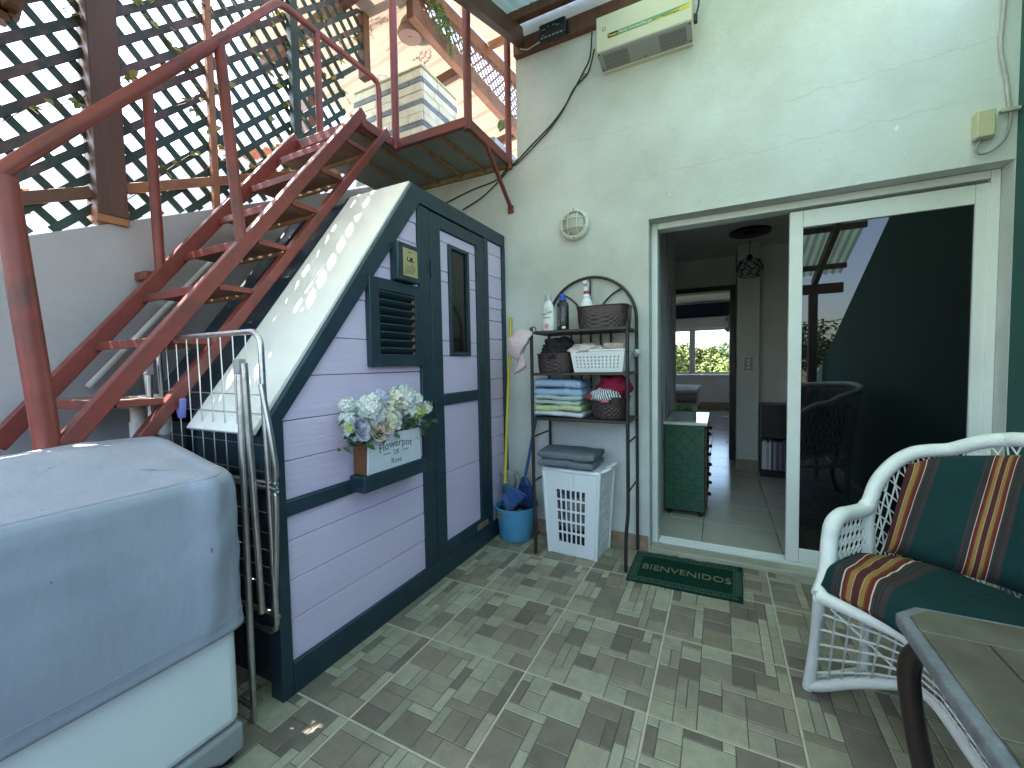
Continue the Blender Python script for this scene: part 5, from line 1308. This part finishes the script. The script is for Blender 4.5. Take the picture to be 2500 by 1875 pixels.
for (ya, za), (yb2, zb2) in zip(CP, CP[1:]): MB().bar((-2.62,ya,za-.06),(-2.62,yb2,zb2-.06),.06,.06).build('rafter', BROWNW, cnp)
for y, z in CP: MB().bar((-2.7,y,z-.03),(-1.28,y,z-.03),.04,.035).build('purlin', BROWNW, cnp)
MB().box(-3.36,-3.20,3.20,3.36,2.60,tz(-3.3)-.1).build('post', BROWNW, tr_, bevel=.004)
# stone planter pillar
pl_ = thing('stone_planter', 'planter pillar clad in cream and grey split stone beside the landing', 'planter', (-2.35,2.9,2.6))
px0, px1, py0, py1, ptop = -2.80, -2.07, 2.66, 3.14, 3.50
MB().box(px0+.012,px1-.012,py0+.012,py1,2.6,ptop).build('core', M('mortar',(.40,.36,.28),.9), pl_)
CRM = M('cream_split_stone', (.62,.58,.43), .8, var=.14, scale=12, bmp=.7, bscale=18, dirt=(.45,.33,.20), dscale=9, dlo=.6, dhi=.85)
GRS = M('grey_split_stone', (.17,.19,.21), .8, var=.25, scale=12, bmp=.6, bscale=22)
rs = random.Random(8); z = 2.6; row = 0
while z < ptop-.02:
    gr_ = row % 3 == 2; h = .040 if gr_ else .062
    for face in (0, 1):
        t = 0; L = (px1-px0) if face == 0 else (py1-py0)
        while t < L-.005:
            w2 = L if gr_ and face == 1 else rs.uniform(.14,.30); t1 = min(L, t+w2)
            if L-t1 < .05: t1 = L
            d = rs.uniform(.0,.008)
            if face == 0: MB().box(px0+t+.001,px0+t1-.001,py0-d,py0+.0118,z+.0012,z+h-.0012).build('stone', GRS if gr_ else CRM, pl_, bevel=.003, seg=1)
            else: MB().box(px1-.0118,px1+d,py0+t+.013,py0+t1+(.011 if t1 < L else 0),z+.0012,z+h-.0012).build('stone', GRS if gr_ else CRM, pl_, bevel=.003, seg=1)
            t = t1
    z += h; row += 1
MB().box(px0-.002,px1+.004,py0-.004,py1,ptop+.001,ptop+.012).build('cap', CRM, pl_, bevel=.003)
o = MB().box(px1+.01,px1+.30,3.27,4.4,2.6,ptop-.32).build('low_wall', M('grey_concrete',(.30,.30,.31),.9,var=.15), None, bevel=.01); tag(o, 'low grey concrete wall behind the stone planter on the terrace', 'wall')
jr = thing('glass_jar', 'small clear glass jar on top of the stone planter', 'jar', (px0+.25,2.75,ptop+.012))
GL2, _n, _b = newmat('jar_glass'); _b.inputs['Base Color'].default_value = (.9,.93,.95,1); _b.inputs['Transmission Weight'].default_value = .9; _b.inputs['Roughness'].default_value = .08; _b.inputs['IOR'].default_value = 1.25
MB().lathe([(.035,0),(.055,.01),(.060,.05),(.05,.085),(.042,.09),(.042,.10)], (px0+.25,2.75,ptop+.0125), 24, cap=False).build('jar_body', GL2, jr, smooth=50, solid=.003)
# hanging pot
hc = ony(1000,55,2.95)
hg = thing('hanging_planter', 'pale pink plastic hanging pot with trailing fern under the terrace roof', 'hanging planter', (hc.x,hc.y,hc.z-.15))
POT = M('pale_pink_plastic', (.36,.21,.165), .5, var=.08, scale=9, dirt=(.40,.24,.17), dscale=7, dlo=.6, dhi=.8)
pzs = hc.z-.125
def potf(u, v):
    a = 2*pi*u; r = .095+.062*v**.8; r *= 1+.012*sin(a*22)*(v > .25); return Vector((hc.x+r*cos(a), hc.y+r*sin(a), pzs+.22*v))
mb = MB(); mb.grid(potf, 132, 14, True); mb.f.append(tuple(range(131,-1,-1))); mb.build('pot', POT, hg, smooth=50, solid=.003)
MB().lathe([(.172,0),(.174,.022),(.162,.026)], (hc.x,hc.y,pzs+.215), 40, cap=False).build('pot_rim', M('brown_pot_rim',(.25,.10,.07),.5), hg, smooth=40, solid=.004)
MB().lathe([(.018,-.004),(.018,.0)], (hc.x,hc.y,pzs-.001), 16).build('drain_plug', POT, hg)
for q in range(3):
    a = 2*pi*q/3+.4; MB().tube([(hc.x+.14*cos(a),hc.y+.14*sin(a),pzs+.23),(hc.x,hc.y,tz(hc.x) if hc.x < BX else pzs+.55)], .003, 6).build('hanger', BLACK, hg)
rb = MB().bar((-2.45,hc.y+.02,pzs+.31),(-1.4,hc.y-.05,pzs+.31),.08,.10).build('terrace_beam', BROWNW, None, bevel=.004); tag(rb, 'dark brown crossbeam the hanging pot hangs below', 'beam')
FERN = M('fern_green', (.09,.15,.03), .6, var=.45, scale=12, dirt=(.22,.24,.06), dscale=6, dlo=.45, dhi=.7)
fm = MB(); rr_ = random.Random(6)
for k in range(34):
    a = rr_.uniform(0,2*pi) if k % 2 else rr_.uniform(-.9,.6); p = Vector((hc.x+.14*cos(a),hc.y+.14*sin(a),pzs+.24)); v = Vector((cos(a),sin(a),.6))*.03; pts = [p.copy()]
    for q in range(rr_.randint(8,16)):
        v = v + Vector((rr_.uniform(-.006,.006),rr_.uniform(-.006,.006),-.010)); v = v.normalized()*.032; p = p+v; pts.append(p.copy())
        if q > 1:
            for _ in range(7):
                d = Vector((rr_.uniform(-1,1),rr_.uniform(-1,1),rr_.uniform(-.6,.4))); leaf(fm, p + v*rr_.random(), d, Vector((0,0,1)) if abs(d.z) < .8 else Vector((1,0,0)), rr_.uniform(.014,.03), .007)
    fm.tube(pts, .0012, 4, caps=False)
fm.build('fern', FERN, hg, kind='stuff')
# heart leaf plant
hl = thing('leafy_vine', 'single heart shaped green leaf hanging beside the landing post', 'plant', (-1.42,2.75,2.7))
lc = ony(1228,308,2.80); mb = MB()
HE = [(0,0),(.5,.25),(.75,.1),(.9,-.25),(.7,-.75),(.3,-1.15),(0,-1.5)]
pts = [(x,z) for x, z in HE] + [(-x,z) for x, z in reversed(HE[1:-1])]
cen = len(pts); ca, sa = cos(-.35), sin(-.35)
vs = [Vector((lc.x+(x*ca-z*sa)*.055, lc.y+.012*abs(x), lc.z+.035+(x*sa+z*ca)*.05)) for x, z in pts] + [Vector((lc.x+.01,lc.y+.004,lc.z+.0))]
mb.add(vs, [(i,(i+1) % cen,cen) for i in range(cen)]); mb.build('leaf', M('glossy_leaf',(.10,.22,.03),.3,var=.2), hl, smooth=60, solid=.002)
MB().tube(spl([(lc.x,lc.y,lc.z+.035),(lc.x+.05,lc.y+.03,lc.z+.08),(lc.x+.12,lc.y+.1,lc.z+.02),(lc.x+.16,lc.y+.15,lc.z-.3)],5), .003, 6).build('stem', STEM, hl)

# ------------------------------------------------------------------ room behind the door
ds = thing('dresser', 'green quilted dresser with studs standing just inside the doorway', 'dresser', (-.24,3.73,0))
DGN = M('green_dresser_paint', (.030,.105,.062), .45, var=.15, scale=10)
X0, X1, D0, D1 = -.383, -.100, 3.36, 4.06
MB().box(X0,X1,D0,D1,.045,.700).build('carcass', DGN, ds, bevel=.004)
MB().box(X0-.004,X1+.02,D0-.012,D1+.01,.7005,.722).build('top', M('white_marble_top',(.70,.70,.70),.12,var=.06), ds, bevel=.003)
qm = MB(); S = .098; dk = M('quilt_groove',(.012,.035,.022),.6); stud = MB()
yF = D0-.0012
for s in (1,-1):
    c_ = -1.0
    while c_ < 1.2:
        pts = []
        for i in range(61):
            x = X0+.006+(X1-X0-.012)*i/60; z = c_+s*(x-X0)*1.08
            if .055 < z < .69: pts.append((x,z))
        if len(pts) > 2: qm.bar((pts[0][0],yF,pts[0][1]),(pts[-1][0],yF,pts[-1][1]),.0035,.003,(0,1,0))
        c_ += S*1.08*1.0
qm.build('quilt_line', dk, ds)
for i in range(7):
    for j in range(16):
        x = X0+i*S/2; z = -1.0+ (S*1.08)*10 - .0 + (j-8)*S*1.08/2 + (0)
        if (i+j) % 2 == 0 and X0+.01 < x < X1-.005 and .06 < z < .69: stud.ell((x,yF-.001,z),.004,.003,.004,8,6)
stud.build('stud', M('stud_nickel',(.5,.5,.45),.3,1), ds)
DWD = M('drawer_wood',(.075,.04,.022),.5,var=.3)
for k in range(4):
    z0 = .07+k*.157; dw = MB().box(X1+.0008,X1+.016,D0+.02,D1-.02,z0,z0+.145).build('drawer', DWD, ds, bevel=.003)
    for y in (D0+.18,D1-.18): MB().ell((X1+.03,y,z0+.072),.014,.016,.016,12,8).build('knob', LEG, dw, smooth=60)
for x in (X0+.03,X1-.03):
    for y in (D0+.04,D1-.04): MB().lathe([(.014,0),(.02,.015),(.016,.045)], (x,y,.002), 14).build('foot', BLACK, ds, smooth=50)
pt_ = thing('plant_box', 'grey plant box with broad green leaves on the dresser top', 'plant', (-.24,3.50,.722))
MB().box(-.325,-.165,3.44,3.54,.7225,.795).build('planter_box', M('grey_box',(.13,.14,.15),.6,var=.2,scale=20), pt_, bevel=.003)
lm = MB()
for k in range(40):
    a = rr_.uniform(0,2*pi); leaf(lm, Vector((-.245+.05*cos(a),3.49+.03*sin(a),.79)), Vector((cos(a),sin(a)*.6,rr_.uniform(.3,1.2))), Vector((0,-1,.5)), rr_.uniform(.03,.06), rr_.uniform(.02,.035))
lm.build('leaves', M('houseplant_leaf',(.05,.11,.035),.45,var=.4), pt_, smooth=60)
pn = thing('pendant_lamp', 'black pendant lamp with round crystal wire ball hanging in the room', 'lamp', (.245,4.56,2.397))
PC = Vector((.245,4.56,2.045))
MB().lathe([(.172,-.012),(.174,0),(.172,.010)], (.245,4.56,2.385), 36).build('ceiling_plate', BLACK, pn, smooth=40)
MB().lathe([(.06,-.03),(.06,-.013)], (.245,4.56,2.385), 24).build('canopy', M('dull_steel',(.12,.12,.12),.4,1), pn)
MB().tube([(.245,4.56,2.36),(.245,4.56,2.15)], .003, 6).build('cord', BLACK, pn); MB().lathe([(.02,0),(.026,.012),(.026,.04),(.018,.05)], (.245,4.56,2.125), 16).build('socket', BLACK, pn)
wr = MB()
for z, r, k in ((.065,.078,7),(.012,.103,8),(-.045,.092,8)):
    for q in range(k):
        a = 2*pi*q/k+z*9; nn = Vector((cos(a)*r,sin(a)*r,z)); cn = PC+nn; nn.normalize(); e1 = nn.orthogonal().normalized(); e2 = nn.cross(e1); R_ = .031
        wr.tube([cn+e1*(R_*cos(t))+e2*(R_*sin(t)) for t in [2*pi*i/14 for i in range(14)]], .004, 5, closed=True)
        MB().ell(cn, .016,.016,.016,10,7).build('crystal', GL2, pn, smooth=60)
wr.build('wire_rings', BLACK, pn, smooth=50)
lsw = thing('light_switch', 'beige light switch plate on the grey column inside', 'switch', (.26,5.03,1.10))
MB().box(.232,.305,5.026,5.035,1.075,1.205).build('plate', M('beige_switch',(.42,.38,.30),.4), lsw, bevel=.004)
for z in (1.105,1.145,1.18): MB().box(.252,.285,5.021,5.0258,z-.012,z+.012).build('rocker', WHT, lsw, bevel=.002)
bc = thing('low_bookcase', 'low black bookcase with a row of book spines at the bottom', 'bookcase', (.70,4.90,0))
BKB = M('black_lacquer',(.02,.018,.018),.25)
MB().box(.372,1.2,4.82,5.10,.004,.075).build('base', BLACK, bc, bevel=.003); MB().box(.372,1.2,5.07,5.10,.076,.40).build('back', BLACK, bc)
MB().box(.372,1.2,4.815,5.10,.40,.735).build('cabinet_front', M('dark_grey_lacquer',(.035,.03,.03),.35), bc, bevel=.003); MB().box(1.17,1.2,4.82,5.068,.076,.399).build('side', BLACK, bc); MB().box(.372,.380,4.83,5.068,.076,.399).build('side', BLACK, bc)
bx_ = .384; rb2 = random.Random(3); kk = 0
BC = [(.70,.72,.72),(.45,.45,.50),(.12,.09,.14),(.75,.78,.80),(.10,.07,.10),(.38,.30,.40),(.20,.18,.22),(.50,.38,.28)]
ORD = ['first','second','third','fourth','fifth','sixth','seventh','eighth','ninth','tenth','eleventh','twelfth']
BN = ['white','grey','dark purple','pale grey','near black','mauve','charcoal','tan']
for k, ci in enumerate((3,0,1,3,4,5,2,6,4,2,3,7)):
    w2 = rb2.uniform(.016,.026); h = rb2.uniform(.27,.305)
    o = MB().box(bx_,bx_+w2-.001,4.835,5.03,.0765,.0765+h).build('book', M('book_%d' % ci, BC[ci], .5), None, bevel=.001, seg=1)
    tag(o, '%s book spine, %s from the left in the low black bookcase' % (BN[ci], ORD[k]), 'book', 'books in the low bookcase'); bx_ += w2
bd_ = thing('bed', 'low bed with white crochet bedspread in the far bedroom', 'bed', (-1.1,9.1,0))
MB().box(-1.8,-.40,8.2,10.2,.22,.42).build('bed_base', M('bed_linen_grey',(.42,.36,.33),.9), bd_, bevel=.03)
MB().box(-1.81,-.385,8.19,10.2,.425,.62).build('mattress', M('bed_linen',(.46,.40,.38),.9,var=.1), bd_, bevel=.06, seg=4)
MB().box(-1.82,-.37,8.17,10.2,.585,.655).build('bedspread', M('white_crochet',(.72,.72,.74),.9,var=.15,scale=30,bmp=1,bscale=60), bd_, bevel=.03, seg=3)
MB().box(-1.83,-.365,8.165,8.20,.30,.42).build('valance', M('white_cotton',(.66,.66,.66),.9), bd_)
for x in (-1.75,-.45): 
    for y in (8.25,10.1): MB().box(x-.03,x+.03,y-.03,y+.03,0,.22).build('leg', DWD, bd_)
fan = thing('pedestal_fan', 'grey pedestal fan beside the bedroom window', 'fan', (.20,9.6,0))
MB().cyl((.20,9.6,.02),(.20,9.6,1.75),.014).build('pole', GREYP, fan); MB().lathe([(.16,0),(.16,.015),(.03,.03)], (.20,9.6,.001), 24).build('base', GREYP, fan)
cg = MB()
for r in (.05,.10,.15,.20): cg.tube(arcpts((.20,9.50,1.92),r,0,2*pi,(.6,.8,0),(0,0,1),28)[:-1], .0035, 5, closed=True)
for q in range(24):
    a = 2*pi*q/24; cg.tube([(.20,9.49,1.92),(.20+.2*cos(a)*.6,9.50+.2*cos(a)*.8,1.92+.2*sin(a))], .002, 4)
cg.build('cage', GREYP, fan)
bl = MB()
for q in range(3):
    a = 2*pi*q/3; bl.prism([(0,0),(.16*cos(a-.4),.16*sin(a-.4)),(.18*cos(a),.18*sin(a)),(.16*cos(a+.4),.16*sin(a+.4))],'y',0,.006)
o = bl.build('blades', GREYP, fan); o.location = (.20,9.53,1.92)
MB().cyl((.20,9.52,1.92),(.22,9.64,1.92),.055,.045).build('motor', GREYP, fan)
lf = thing('fallen_leaf', 'single dark fallen leaf on the shiny bedroom floor', 'leaf', tuple(onz(1779,1080,.0)))
q = onz(1779,1080,.008); mb = MB(); leaf(mb, q, Vector((1,.3,.15)), Vector((0,0,1)), .10, .07); leaf(mb, q, Vector((-1,.4,.1)), Vector((0,0,1)), .05, .03); mb.build('blade', M('dead_leaf',(.03,.03,.025),.7), lf)

# ------------------------------------------------------------------ outside
def tree(name, label, x, y, h, cr, col, seed, n=2600, trunk=True, lsz=.16):
    t = thing(name, label, 'tree', (x,y,-.16)); r = random.Random(seed)
    tk = MB(); tk.tube(spl([(x,y,-.16),(x+.05,y,h*.3),(x-.06,y+.05,h*.55),(x,y,h*.8)],4), [.11-.007*i for i in range(13)], 8)
    for k in range(6):
        a = r.uniform(0,6.3); z0 = h*r.uniform(.35,.7); tk.tube([(x,y,z0),(x+cr*.6*cos(a),y+cr*.6*sin(a),z0+h*.22)], [.04,.015], 6)
    tk.build('trunk', M('bark',(.10,.07,.05),.9,var=.3,bmp=.5), t, smooth=60)
    cl = [(Vector((x+r.gauss(0,.45)*cr, y+r.gauss(0,.45)*cr, h*r.uniform(.45,1.0))), r.uniform(.28,.5)*cr) for _ in range(22)]
    mb = MB()
    for k in range(n):
        c_, R_ = cl[r.randrange(len(cl))]; d = Vector((r.gauss(0,1),r.gauss(0,1),r.gauss(0,1))).normalized(); p = c_ + d*R_*r.uniform(.7,1.05)
        leaf(mb, p, Vector((r.gauss(0,1),r.gauss(0,1),r.gauss(-.3,.6))), d+Vector((0,0,.6)), lsz*r.uniform(.7,1.3), lsz*.55)
    mb.build('crown', col, t)
LG = M('tree_leaf_light', (.13,.17,.035), .6, var=.5, scale=2.5, dirt=(.20,.14,.05), dscale=1.4, dlo=.55, dhi=.7)
LD = M('tree_leaf_dark', (.05,.09,.025), .6, var=.5, scale=2.5)
tree('garden_tree', 'sunlit bushy tree filling the left pane of the bedroom window', -1.75, 16.5, 1.55, .95, LG, 1)
tree('garden_tree', 'light green tree in the middle of the right bedroom window pane', -.72, 17.2, 1.45, .85, LG, 2)
tree('garden_tree', 'darker tree at the right edge of the bedroom window', .55, 19, 1.45, 1.0, LD, 3)
tree('garden_tree', 'yellowish shrub low in the bedroom window', -.1, 15.6, .95, .7, LG, 4)
tree('garden_tree', 'hazy taller tree behind the others in the bedroom window', .3, 26, 1.9, 1.5, LD, 5)
tree('garden_tree', 'dry palm like tree mirrored at the left of the dark glass', .2, -7.5, 2.2, .9, LD, 6, 1800)
tree('garden_tree', 'dark bushy tree mirrored low in the dark glass beside the post', 1.9, -9, 2.1, 1.2, LD, 7, 1800)
# neighbours beyond the lattice
NW = plaster('neighbour_lavender', (.74,.72,.80), (.70,.68,.76))
TERR = M('terracotta_roof', (.42,.13,.06), .8, var=.3, scale=9, bmp=.4)
nb = thing('neighbour_house', 'neighbouring house with lavender wall and orange tiled roof seen through the lattice', 'house', (-7,5,0))
def npt(x, y): return onx(x, y, -6.0)
top_l, top_r = npt(380,418), npt(700,330)
MB().prism([(top_l.y-.8,-.2),(9.5,-.2),(9.5,top_r.z+1.1),(top_r.y+.6,top_r.z+.15),(top_l.y-.8,top_l.z-.25)], 'x', -6.9, -6.0).build('wall', NW, nb)
rp = npt(600,388); rq = npt(735,320)
for k in range(9):
    y = rp.y + (rq.y+.6-rp.y)*k/8; z = rp.z+.02+(rq.z-rp.z)*k/8
    MB().tube([(-5.80,y,z),(-6.6,y,z+.22)], .075, 8).build('roof_tile', TERR, nb, smooth=50)
n2 = thing('neighbour_house', 'white neighbouring house with orange tiled roof low at the far left behind the lattice', 'house', (-8,2,0))
gl_ = onx(75,505,-8.0); gr2 = onx(160,505,-8.0)
MB().box(-9.5,-8.0,gl_.y-.6,gr2.y+.25,-.2,gl_.z-.10).build('wall', M('white_house_wall',(.7,.68,.64),.8), n2)
MB().prism([(gl_.y-.8,gl_.z-.09),(gr2.y+.35,gl_.z-.09),((gl_.y+gr2.y)/2+.1,gl_.z+.32)], 'x', -9.6, -7.9).build('roof', TERR, n2)
MB().box(-8.02,-7.98,gl_.y+.15,gl_.y+.3,0,gl_.z-.12).build('door', RED, n2)

for o in bpy.data.objects:
    if '_o' in o: del o['_o']
